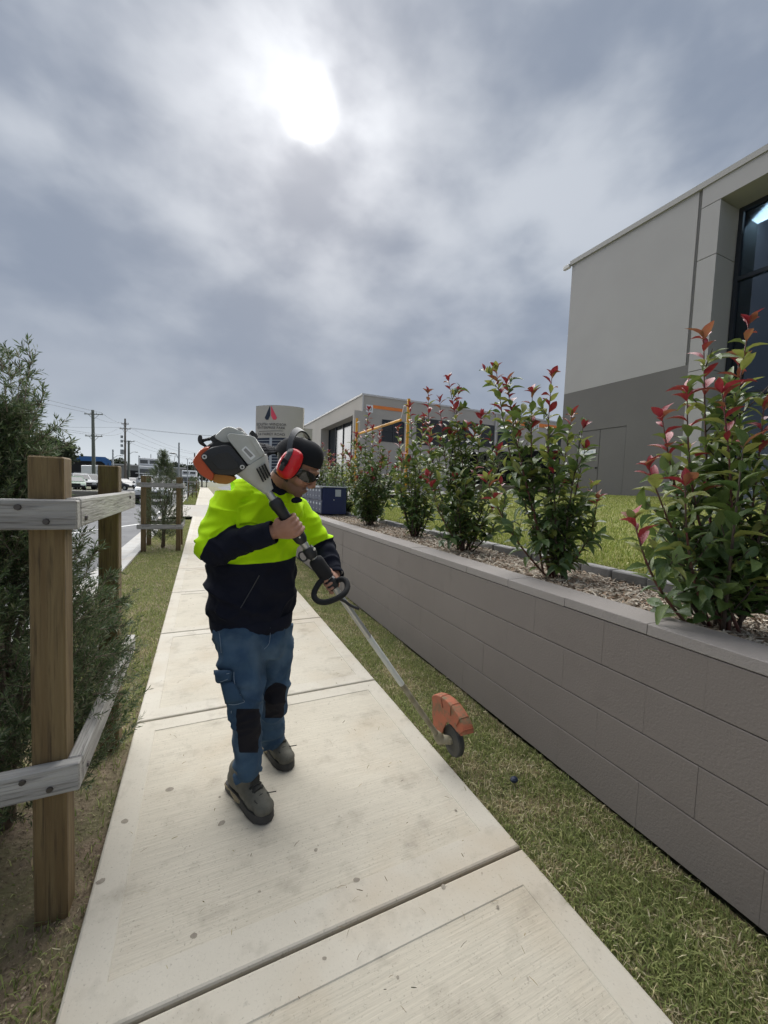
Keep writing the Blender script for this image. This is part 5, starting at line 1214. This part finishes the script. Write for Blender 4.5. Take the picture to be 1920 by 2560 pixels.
# ---- jeans
jn = MB(); pel = []
for (x, y, d, ws, wf) in ((545, 1315, 1.87, .175, .135), (546, 1350, 1.87, .188, .148), (549, 1385, 1.868, .188, .148), (552, 1410, 1.866, .160, .128)):
    q = cp(x, y, d); pel.append([q+AS*(ws*math.cos(2*math.pi*i/24))+AF*(wf*math.sin(2*math.pi*i/24)) for i in range(24)])
jn.loft(pel)
limb(jn, [HR, HR.lerp(KR, .5), KR, KR.lerp(FR_, .5), FR_, FR_+(FR_-KR).normalized()*.012], [.112, .106, .074, .066, .058, .058], 6, 20)
limb(jn, [HL, HL.lerp(KL, .5), KL, KL.lerp(FL_, .5), FL_, FL_+(FL_-KL).normalized()*.02], [.112, .102, .076, .068, .060, .060], 6, 20)
jnm = remeshed(jn, .0075, 5)
def jfold(p):
    d = min((p-KR).length, (p-KL).length); a = min((p-FR_).length, (p-FL_).length); kn = math.exp(-(d/.13)**2); an = math.exp(-(a/.10)**2); h = math.exp(-(((p-cp(560, 1410, 1.78)).length)/.16)**2)
    w = mnoise.noise(p*7)
    return .026*an*ridge(Vector((p.x*5, p.y*5, p.z*24+w*2)), 1)+.014*kn*ridge(Vector((p.x*6, p.y*6, p.z*17+w*2)), 1)+.012*h*ridge(Vector((p.x*10+p.z*8, p.y*10, p.z*8)), 1)+.012*ridge(Vector((p.x*6+p.z*4, p.y*6, p.z*8)), 1)-.013+.005*mnoise.noise(p*16)
folds(jnm, jfold)
M_jean = seam_mat('denim_jeans', (.030, .060, .108), (.050, .095, .155), (.013, .013, .018), None, 300, .001, crease=9, cdist=.014)
_nt = M_jean.node_tree; _mx = [n for n in _nt.nodes if n.type == 'MIX' and n.inputs[6].links][-1]
def fade(nt, sock):
    N = nt.nodes; L = nt.links; g = N.new('ShaderNodeNewGeometry'); n = N.new('ShaderNodeTexNoise'); n.inputs['Scale'].default_value = 7; n.inputs['Detail'].default_value = 6; L.new(g.outputs['Position'], n.inputs['Vector'])
    r = N.new('ShaderNodeMapRange'); L.new(n.outputs[0], r.inputs[0]); r.inputs[1].default_value = .50; r.inputs[2].default_value = .76; r.inputs[4].default_value = .8
    m = N.new('ShaderNodeMix'); m.data_type = 'RGBA'; L.new(r.outputs[0], m.inputs[0]); L.new(sock.links[0].from_socket, m.inputs[6]); m.inputs[7].default_value = (.12, .18, .24, 1); L.new(m.outputs[2], sock)
fade(_nt, _mx.inputs[6])
V, Nn = mesh_np(jnm); PX = proj_px(V); fr_ = np.array((AF*.82-D0*.35).normalized())
def patch_sd(c0, c1, y0, y1, fr):
    ax = np.array(c1-c0); t = np.clip(((V-np.array(c0))@ax)/(ax@ax), 0, 1.0); o = V-(np.array(c0)+t[:, None]*ax); r = np.linalg.norm(o, axis=1)+1e-6
    ang = np.degrees(np.arccos(np.clip((o@fr)/r, -1, 1))); return np.minimum(np.minimum(PX[:, 1]-y0, y1-PX[:, 1])/500, (44-ang)/44*.06), r
sR, rR = patch_sd(KR, FR_, 1531, 1626, fr_); sL, rL = patch_sd(KL, FL_, 1474, 1551, np.array((AF*.55-D0*.6).normalized()))
set_seam(jnm, np.where(rR < rL, sR, sL)); jj = link('jeans', jnm, man, M_jean, True)
# cargo pocket on the near thigh
from mathutils.bvhtree import BVHTree
def bvh_of(o): me = o.data; return BVHTree.FromPolygons([v.co.copy() for v in me.vertices], [tuple(p.vertices) for p in me.polygons])
BJ = bvh_of(jj); BT = bvh_of(jo)
def hit(bv, x, y, d0, off):
    dr = Vector(ray(x*K, y*K)).normalized(); h = bv.ray_cast(Vector(CC), dr)
    return (h[0]+h[1]*off) if h[0] is not None else cp(x, y, d0)
def sewn(name, bv, corners, d0, th, m, par, n=8):
    """cloth panel laid on the garment: quad given by its corners in the photo"""
    (ax, ay), (bx, by), (cx, cy), (dx, dy) = corners; top = []; mb = MB()
    for j in range(n+1):
        for i in range(n+1):
            u, v = i/n, j/n; x = (ax*(1-u)+bx*u)*(1-v)+(dx*(1-u)+cx*u)*v; y = (ay*(1-u)+by*u)*(1-v)+(dy*(1-u)+cy*u)*v
            e = min(u, 1-u, v, 1-v); top.append(hit(bv, x, y, d0, th*(.45+.55*min(1, e*6))))
    fs = [(j*(n+1)+i, j*(n+1)+i+1, (j+1)*(n+1)+i+1, (j+1)*(n+1)+i) for j in range(n) for i in range(n)]
    o = mb.add(top, fs).build(name, m, par, True); sd = o.modifiers.new('t', 'SOLIDIFY'); sd.thickness = .006; sd.offset = -1; return o
def stitch(bv, pts, d0, par, m=None, r=.0013, off=.012): MB().tube(crom([hit(bv, x, y, d0, off) for x, y in pts], 4), r, 5).build('stitching', m or M_thread, par)
M_thread = mat('thread', (.20, .26, .33), .8)
pk = sewn('cargo_pocket', BJ, [(482, 1470), (506, 1474), (526, 1515), (492, 1516)], 1.66, .016, M_denim, man)
fl_ = sewn('pocket_flap', BJ, [(470, 1443), (503, 1446), (502, 1470), (477, 1473)], 1.66, .026, M_denim, pk)
stitch(BJ, [(507, 1450), (508, 1473), (515, 1490), (528, 1516)], 1.64, pk); stitch(BJ, [(474, 1446), (488, 1448), (502, 1449)], 1.66, pk, off=.028); stitch(BJ, [(478, 1471), (490, 1471), (500, 1468)], 1.66, pk, off=.028)
stitch(BJ, [(498, 1517), (512, 1518), (526, 1517)], 1.64, pk); stitch(BJ, [(472, 1352), (476, 1380), (479, 1410)], 1.7, jj, off=.002); stitch(BJ, [(583, 1355), (583, 1375), (580, 1392), (570, 1402)], 1.75, jj, off=.002); stitch(BJ, [(500, 1535), (503, 1580), (505, 1625)], 1.7, jj, off=.002)
stitch(BT, [(560, 1243), (542, 1275), (520, 1313)], 1.69, jo, M_band2, .0022, .001)
# ---- boots
def boot(heel, toe, ank, label=None):
    h = Vector((heel[0], heel[1], 0)); t = Vector((toe[0], toe[1], 0)); fy = (t-h).normalized(); fx = Vector((fy.y, -fy.x, 0)); L_ = (t-h).length
    P = lambda x, y, z: h+fx*x+fy*(y*L_)+UZ*z
    up = MB()
    Rm = Matrix(((fx.x, fy.x, 0), (fx.y, fy.y, 0), (0, 0, 1)))
    for c, r in (((0, .14, .062), (.040, .045, .05)), ((0, .32, .082), (.044, .062, .068)), ((0, .50, .068), (.046, .066, .058)), ((0, .62, .060), (.048, .062, .050)), ((0, .72, .052), (.050, .062, .040)), ((0, .86, .046), (.045, .044, .033))): up.ell(P(*c), r, Rm, 16, 10)
    a = Vector((ank.x, ank.y, 0)); up.tube([P(0, .24, .05), P(0, .25, .11), (P(0, .26, .15)+Vector((ank.x, ank.y, .15)))/2, Vector((ank.x, ank.y, .185))], [(.058, .044), (.062, .048), (.062, .052), (.060, .054)], 18, up=fy)
    me = remeshed(up, .005, 6); V, _ = mesh_np(me); V[:, 2] = np.maximum(V[:, 2], .018); set_co(me, V); b = link('boot', me, man, M_boot, True)
    out = []; pr = [(0, .028), (.03, .037), (.15, .041), (.35, .040), (.55, .047), (.72, .053), (.86, .049), (.95, .034), (1.0, .012)]
    ol = [(w, y) for y, w in pr]+[(-w, y) for y, w in reversed(pr)]
    MB().loft([[P(x*1.0, y, z) for x, y in ol] for z in (.001, .012, .022)]+[[P(x*.97, y*.985+.006, .034) for x, y in ol]]).build('sole', M_sole, b, True, auto=50)
    MB().loft([[P(x*1.015, y*.55+.002, z) for x, y in ol] for z in (.020, .030)]).build('wedge', M_wed, b)
    lc = MB(); bb = bvh_of(b)
    def on(x, y, o=.003):
        h_ = bb.ray_cast(P(x, y, .45)+fy*.12, (-UZ-fy*.40).normalized()); return h_[0]+h_[1]*o if h_[0] is not None else P(x, y, .1)
    tg = [[on(x, y, .002) for x in (-.020, -.010, 0, .010, .020)] for y in (.80, .73, .66, .59, .52, .45)]
    lc.loft([[*r, *[q-UZ*.004 for q in r[::-1]]] for r in tg])
    for i in range(6):
        y = .775-.062*i; w = .024+.002*i
        lc.tube(crom([on(-w, y), on(-w*.4, y+.012, .006), on(w*.4, y+.0, .006), on(w, y-.012)], 3), .0034, 5)
        lc.tube(crom([on(w, y), on(w*.4, y+.012, .006), on(-w*.4, y+.0, .006), on(-w, y-.012)], 3), .0034, 5)
    lc.tube(crom([on(0, .50, .01), on(.018, .56, .008), on(.028, .53, .005), on(.012, .49, .006)], 4), .003, 5); lc.tube(crom([on(0, .50, .01), on(-.018, .56, .008), on(-.028, .54, .004)], 4), .003, 5)
    lc.build('laces', M_lace, b)
    MB().tube(crom([on(-.046, .93, .0), on(-.03, .885, .0), on(0, .87, .0), on(.03, .885, .0), on(.046, .93, .0)], 4), .0022, 5).build('toe_seam', M_lace, b)
boot((.140, 1.915), (.272, 1.628), FR_); boot((.318, 2.205), (.415, 1.905), FL_)
# ---- cap, earmuffs, glasses
cap = MB(); rings = []
for i in range(9):
    t = i/8; ph_ = t*math.pi/2*.985; cr = math.cos(ph_)**.82; zz_ = math.sin(ph_)
    rings.append([hp(.084*cr*math.cos(a), -.012+.107*cr*math.sin(a), (.030+.018*math.sin(a))*(1-t)+.006+zz_*.128*(.95+.05*math.sin(a))) for a in [2*math.pi*k/32 for k in range(32)]])
inner = [[hp(.080*math.cos(a), -.012+.103*math.sin(a), (.030+.018*math.sin(a))+.004) for a in [2*math.pi*k/32 for k in range(32)]]]
cap.loft(inner+[rings[0]]+rings, caps=True)
me = cap.mesh('cap'); cp_o = cap.build('cap', M_capm, man, True, auto=60)
vz = MB(); top_ = []; bot = []
for i in range(13):
    a = math.radians(-90-58+116*i/12); e = math.cos(math.radians(-58+116*i/12)*1.35)
    x0, y0 = .083*math.cos(a), -.012+.106*math.sin(a); zz_ = .020+.012*(1-math.cos(a+math.pi/2)); L_ = .088*max(0, e)**.6
    sag = -.016*(abs(x0)/.08)**2
    top_.append((hp(x0, y0, zz_+sag*.3), hp(x0*1.02, y0-L_*.55, zz_-.012+sag), hp(x0*1.0, y0-L_, zz_-.030+sag*1.3)))
for i in range(12):
    a, b = top_[i], top_[i+1]
    for k in range(2): vz.add([a[k], a[k+1], b[k+1], b[k]], [(0, 1, 2, 3)])
vo = vz.build('visor', M_capm, cp_o, True); sd = vo.modifiers.new('s', 'SOLIDIFY'); sd.thickness = .004
MB().ell(hp(0, -.012, .135), (.008, .008, .005), HR3, 8, 6).build('cap_button', M_capm, cp_o, True)
em = empty('earmuffs'); em.parent = man
def cup(sx_):
    out6 = [(-.026, -.060), (.020, -.062), (.042, -.034), (.044, .018), (.026, .055), (-.016, .058), (-.040, .026), (-.043, -.022)]
    # rounded outline
    pts = [Vector((y, z, 0)) for y, z in out6]; P = []
    n = len(pts)
    for i in range(n):
        p0, p1, p2, p3 = pts[i-1], pts[i], pts[(i+1) % n], pts[(i+2) % n]
        for k in range(4): t = k/4; P.append(.5*((2*p1)+(p2-p0)*t+(2*p0-5*p1+4*p2-p3)*t*t+(3*p1-p0-3*p2+p3)*t**3))
    mb = MB(); mb.loft([[hp(sx_*x, p.x*s*.94+.012, p.y*s*1.04+.022) for p in P] for x, s in ((.082, .90), (.086, 1.0), (.100, 1.0), (.110, .93), (.1215, .70), (.1235, .55))]); mb.build('ear_cup', M_muff, em, True, auto=32)
    MB().loft([[hp(sx_*x, p.x*s*.94+.012, p.y*s*1.04+.022) for p in P] for x, s in ((.066, .86), (.070, .97), (.080, .97), (.083, .88))]).build('cushion', M_capm, em, True)
    MB().tube([hp(sx_*.127, .008, -.016), hp(sx_*.129, .007, .014), hp(sx_*.124, .003, .060), hp(sx_*.114, -.006, .075)], [(.005, .0095), (.005, .0125), (.004, .0125), (.004, .0120)], 10, up=HR3 @ Vector((sx_, 0, 0))).build('band_arm', M_band2, em, True)
    MB().box(hp(sx_*.130, .007, .020), (.006, .026, .026), HR3, bv=.002).build('slider', M_capm, em)
cup(1); cup(-1)
bd = [hp(.118*math.cos(a)*(1 if abs(math.cos(a)) < .9 else 1), -.006-.004*math.sin(a), .048+.108*math.sin(a)) for a in [math.pi*k/20 for k in range(21)]]
MB().tube(bd, [(.0045, .0135)]*21, 10, up=HR3 @ Vector((0, 0, 1)) if False else None).build('headband', M_band2, em, True) if False else None
hb = MB(); rr_ = []
for k in range(25):
    a = math.pi*k/24; c_, s_ = math.cos(a), math.sin(a); w = .0125+.002*s_; yb = .004-.070*s_
    q = [(.112*c_, .046+.096*s_), (.119*c_, .046+.104*s_)]
    rr_.append([hp(q[0][0], yb-w, q[0][1]), hp(q[0][0], yb+w, q[0][1]), hp(q[1][0], yb+w*.9, q[1][1]), hp(q[1][0], yb-w*.9, q[1][1])])
hb.loft(rr_).build('headband', M_band2, em, True, auto=50)
gl = empty('sunglasses'); gl.parent = man
for sx_ in (-1, 1):
    mb = MB(); g = []
    for i in range(9):
        f = math.radians(6+66*i/8)*sx_; w = math.sin(math.pi*min(1, (i+.6)/9))**.5
        X_, Y_ = math.sin(f)*.080, math.cos(f)*.098+.010; zc = .010; hh = .020*w+.003
        g.append([hp(X_, Y_, zc+hh*.9), hp(X_*1.02, Y_+.004, zc+hh*.2), hp(X_*1.02, Y_+.003, zc-hh*.5), hp(X_, Y_-.002, zc-hh*1.15), hp(X_*.97, Y_-.005, zc-hh), hp(X_*.97, Y_-.005, zc+hh*.8)])
    mb.loft(g).build('lens', M_lens, gl, True, auto=50)
    MB().tube([hp(sx_*.077, .048, .022), hp(sx_*.083, .020, .026), hp(sx_*.085, -.01, .022)], [(.006, .002), (.0065, .002), (.005, .002)], 8, up=HR3 @ UZ).build('temple', M_temple, gl, True)
MB().tube([hp(-.012, .109, .014), hp(0, .113, .016), hp(.012, .109, .014)], .0035, 6).build('bridge', M_lens, gl)
# ------------------------------------------------------------------ stick edger
ed = empty('stick_edger', tuple(E_end), 'petrol stick edger with orange guard held across the worker', 'edger'); ed.location = (0, 0, 0)
M_hous = mat('edger_grey', (.42, .43, .40), .5, (.50, .505, .475), 14, 4, col3=(.26, .25, .21), c3=(.66, .85)); M_oran = mat('edger_orange', (.55, .085, .018), .45, (.48, .075, .02), 12); M_tank = mat('fuel_tank', (.42, .17, .02), .3); M_blkp = mat('edger_black', (.014, .015, .017), .5, (.02, .021, .023), 10); M_foam = mat('foam_grip', (.010, .010, .011), .85); M_alu = mat('edger_shaft', (.52, .52, .50), .38, metal=.75); M_dirtsh = mat('dirty_shaft', (.24, .21, .13), .8, (.33, .30, .22), 20, 4); M_guard = mat('dirty_orange', (.36, .10, .045), .8, (.29, .09, .045), 9, 5, col3=(.14, .10, .05), c3=(.46, .66)); M_wheel = mat('edger_wheel', (.03, .032, .033), .7, (.06, .058, .045), 18)
U = 1/(856/1.575)
def LP(a, v, w): return E_top-SA*(a*U)+VC*(v*U)+TC*w          # a, v in 1659-px units, w metres toward the viewer
def rpoly(pts, r=4, n=3):
    out = []; m = len(pts)
    for i in range(m):
        p0, p1, p2 = Vector((*pts[i-1], 0)), Vector((*pts[i], 0)), Vector((*pts[(i+1) % m], 0)); a = p1+(p0-p1).normalized()*min(r, (p0-p1).length*.45); b = p1+(p2-p1).normalized()*min(r, (p2-p1).length*.45)
        for k in range(n+1): t = k/n; q = a.lerp(p1, t).lerp(p1.lerp(b, t), t); out.append((q.x, q.y))
    return out
def slab_(name, pts, w0, w1, m, par, r=5, inset=.90, smooth=True):
    P = rpoly(pts, r); c = (sum(p[0] for p in P)/len(P), sum(p[1] for p in P)/len(P)); s = lambda k: [(c[0]+(x-c[0])*k, c[1]+(y-c[1])*k) for x, y in P]
    rings = [[LP(x, y, w) for x, y in s(k)] for w, k in ((w0, inset), (w0+(w1-w0)*.15, 1), (w0+(w1-w0)*.8, 1), (w0+(w1-w0)*.94, .96), (w1, inset))]
    return MB().loft(rings).build(name, m, par, smooth, auto=38)
# clutch cone
cone = MB(); rg = []
for a, v0, hv, hw in ((-6, 2, 12, .024), (2, 2, 14, .026), (12, 2, 18, .032), (40, 4, 30, .052), (58, 5, 37, .062), (64, 5, 38, .064)):
    P = rpoly([(v0-hv, -hw), (v0+hv, -hw), (v0+hv, hw), (v0-hv, hw)], 1e9, 3); P = []
    for k in range(20):
        th = 2*math.pi*k/20; c_, s_ = math.cos(th), math.sin(th); q = (abs(c_)**3.4+abs(s_)**3.4)**(-1/3.4); P.append(LP(a, v0+hv*q*c_, hw*q*s_))
    rg.append(P)
ch = cone.loft(rg).build('clutch_housing', M_hous, ed, True, auto=35)
for k in range(4):     # cooling slots
    v0 = 6+k*6.2; MB().prism([(20+k*.5, v0-3.2), (50, v0+.6), (50, v0+3.4), (20+k*.5, v0-.6)], .0, .066-.0045*0, lambda a, v, w: LP(a, v, w*1.0+(.0015))).build('cooling_slot', M_foam, ch)
slab_('engine_core', [(60, -60), (60, 40), (140, 30), (140, -60)], -.085, .030, M_blkp, ed, 8)
shr = slab_('engine_shroud', [(61, -3), (62, 40), (106, 43), (118, 30), (139, 2), (134, -7), (122, -6)], -.095, .058, M_hous, ed, 6, .93)
slab_('starter_housing', [(120, 34), (148, 14), (153, 2), (147, -28), (128, -20), (118, 0)], -.085, .035, M_hous, ed, 7, .9)
slab_('shroud_step', [(66, 36), (104, 40), (113, 32), (70, 28)], -.06, .066, M_hous, ed, 3, .95)
slab_('muffler_guard', [(96, 40), (118, 36), (122, 46), (104, 50)], -.06, .03, M_blkp, ed, 4, .9)
acov = slab_('air_filter_cover', [(62, -4), (119, -9), (132, -42), (128, -70), (84, -68), (60, -35)], .012, .075, M_blkp, ed, 9, .86)
slab_('cover_panel', [(72, -16), (108, -18), (116, -40), (112, -56), (88, -55), (72, -34)], .07, .0785, M_blkp, acov, 6, .96)
for a, v in ((122, -62), (68, -14)): MB().tube([LP(a, v, .066), LP(a, v, .080)], .0085, 12).build('screw', M_silver, acov); MB().tube([LP(a, v, .079), LP(a, v, .081)], .004, 8).build('screw_socket', M_foam, acov)
slab_('orange_base', [(72, -80), (98, -91), (128, -88), (140, -58), (134, -40), (126, -66), (84, -66)], -.07, .062, M_oran, ed, 7, .92)
slab_('fuel_tank', [(52, -36), (60, -38), (86, -66), (84, -82), (66, -76), (52, -58)], -.075, .045, M_tank, ed, 6, .9)
slab_('label_sticker', [(70, 8), (98, 4), (100, 16), (72, 21)], .0575, .0592, M_white, shr, 2, 1.0)
slab_('label_print', [(75, 10.5), (95, 7.5), (96.5, 13.5), (76, 17.5)], .0586, .0596, M_grey2, shr, 1, 1.0)
sn_ = slab_('starter_neck', [(136, -14), (150, -18), (150, -36), (134, -34)], -.03, .025, M_blkp, ed, 4, .9)
MB().tube([LP(146, -30, 0), LP(150, -42, .002), LP(151.5, -49, .003)], [.008, .0055, .0065], 10).build('pull_stem', M_blkp, ed, True)
MB().tube(crom([LP(163, -46, .002), LP(155, -52, .003), LP(148, -53, .003), LP(139, -50, .002)], 4), [.005, .007, .008, .0085, .009, .009, .009, .0085, .008, .007, .006, .005, .004], 10).build('pull_handle', M_blkp, ed, True)
# tubes and grips along the shaft
S_ = shaft_at
MB().tube([E_top-SA*.01, S_(660)], .0155, 14).build('drive_tube', M_alu, ed, True, auto=40)
MB().tube([S_(650), S_(868)], .0135, 14).build('drive_tube', M_alu, ed, True, auto=40); MB().tube([S_(866), E_end], .0138, 14).build('drive_tube', M_dirtsh, ed, True, auto=40)
MB().tube([S_(590), S_(594), S_(600), S_(604), S_(612), S_(634), S_(644), S_(651), S_(655)], [(.024, .020), (.031, .028), (.032, .028), (.028, .025), (.0245, .0235), (.026, .025), (.031, .029), (.029, .026), (.018, .018)], 18, up=TC).build('control_handle', M_blkp, ed, True, auto=50)
MB().tube([S_(645)+TC*.024, S_(645)+TC*.034], .004, 8).build('handle_screw', M_silver, ed)
MB().tube([S_(663), S_(666), S_(674), S_(677)], [.022, .026, .026, .02], 12).build('harness_clamp', M_blkp, ed, True, auto=40)
q = S_(669)-VC*.034; MB().tube([q+SA*(.022*math.cos(a))+VC*(.016*math.sin(a)) for a in [2*math.pi*k/14 for k in range(15)]], .004, 6).build('harness_ring', M_blkp, ed)
q = S_(668)+VC*.022; MB().tube([q+TC*.01, q+TC*.02], .006, 8).build('clamp_bolt', M_silver, ed)
MB().tube([S_(679), S_(681), S_(684), S_(704), S_(707), S_(708)], [.02, .030, .0325, .0325, .030, .02], 18).build('foam_grip', M_foam, ed, True, auto=45)
# loop handle: D shaped tube
lc0 = S_(716); lpx = [(712, 1262), (697, 1253), (684, 1268), (678, 1285), (685, 1297), (700, 1301), (720, 1296), (740, 1285), (750, 1271), (748, 1256), (738, 1251), (726, 1256)]
ds = (lc0-Vector(CC)).dot(Vector(CD)); dl = [.0, -.03, -.05, -.07, -.085, -.095, -.10, -.09, -.06, -.03, -.01, .0]
lp_ = [cp(x, y, ds+d) for (x, y), d in zip(lpx, dl)]
MB().tube(crom(lp_, 5), .0125, 12).build('loop_handle', M_foam, ed, True)
MB().box(lc0, (.05, .05, .05), Matrix((VC, TC, SA)).transposed(), bv=.008).build('loop_bracket', M_blkp, ed)
MB().tube(crom([cp(727, 1291, ds-.02), cp(745, 1299, ds), cp(757, 1308, ds+.01), cp(775, 1315, ds+.03)], 4), .007, 8).build('barrier_bar', M_blkp, ed, True)
MB().tube([S_(797)+TC*.0005, S_(868)+TC*.0005], .0142, 14).build('warning_sticker', M_temple, ed)
# head: gearbox, wheel, guard
XE_ = Vector((1, 0, 0)); wc = cp(980, 1599, 2.075)
MB().tube([E_end-SA*.05, E_end-SA*.02, E_end+SA*.015], [.018, .026, .024], 14).build('gearbox', M_dirtsh, ed, True); MB().tube([E_end, wc-XE_*.0], [.024, .020], 12).build('gear_arm', M_dirtsh, ed, True)
wz = wc.z; wrd = min(.078, wz+.006)
wh = MB(); 
for (x, r) in ((0, 0),): pass
wh.loft([[wc+XE_*x+Vector((0, math.cos(a)*r, math.sin(a)*r)) for a in [2*math.pi*k/28 for k in range(28)]] for x, r in ((-.016, .020), (-.018, .034), (-.016, wrd*.80), (-.017, wrd*.93), (-.010, wrd), (.010, wrd), (.017, wrd*.93), (.016, .03))]).build('depth_wheel', M_wheel, ed, True, auto=35)
MB().tube([wc-XE_*.03, wc+XE_*.03], .016, 10).build('axle', M_dirtsh, ed)
gx = wc.x-.032
def gpt(x, y): q = onX(x*K, y*K, gx); return (q.y, q.z)
arc = [(v.x, v.y) for v in crom([Vector((*gpt(x, y), 0)) for x, y in ((933, 1506), (940, 1502), (953, 1507), (970, 1521), (986, 1543), (998, 1566), (1004, 1588))], 4)]
inn = [gpt(x, y) for x, y in ((996, 1590), (986, 1580), (975, 1566), (965, 1560), (957, 1575), (953, 1594), (944, 1598), (938, 1586), (934, 1550))]
gd = MB().prism(arc+inn, gx, gx+.006, lambda p, z, h: Vector((h, p, z))).build('guard', M_guard, ed)
cy_, cz_ = wc.y, wc.z; rg = []
for p, z in arc:
    o_ = Vector((0, p-cy_, z-cz_)).normalized()
    rg.append([Vector((gx+h, p, z))+o_*k for h, k in ((-.001, -.004), (.001, .002), (.008, .006), (.045, .008), (.056, .004), (.058, -.012), (.052, -.012), (.045, .001), (.008, -.001))])
MB().loft(rg).build('guard_skin', M_guard, gd, True, auto=40)
for i in (8, 13, 18, 22):
    p, z = arc[i]; o_ = Vector((0, p-cy_, z-cz_)).normalized(); MB().tube([Vector((gx+h, p, z))+o_*k for h, k in ((-.002, -.05), (-.002, 0), (.008, .0075), (.045, .0092), (.057, .004))], .0018, 5).build('guard_rib', M_guard, gd)
# ------------------------------------------------------------------ a crumpled scrap and a few fallen leaves
sc1 = onZ(1285, 1949, .015); MB().ell((0, 0, 0), (.022, .018, .014), seg=7, rin=5).build('litter_scrap', M_navy); so_ = bpy.data.objects['litter_scrap']; so_.location = sc1; tag(so_, 'small crumpled dark blue scrap lying on the grass strip', 'litter')
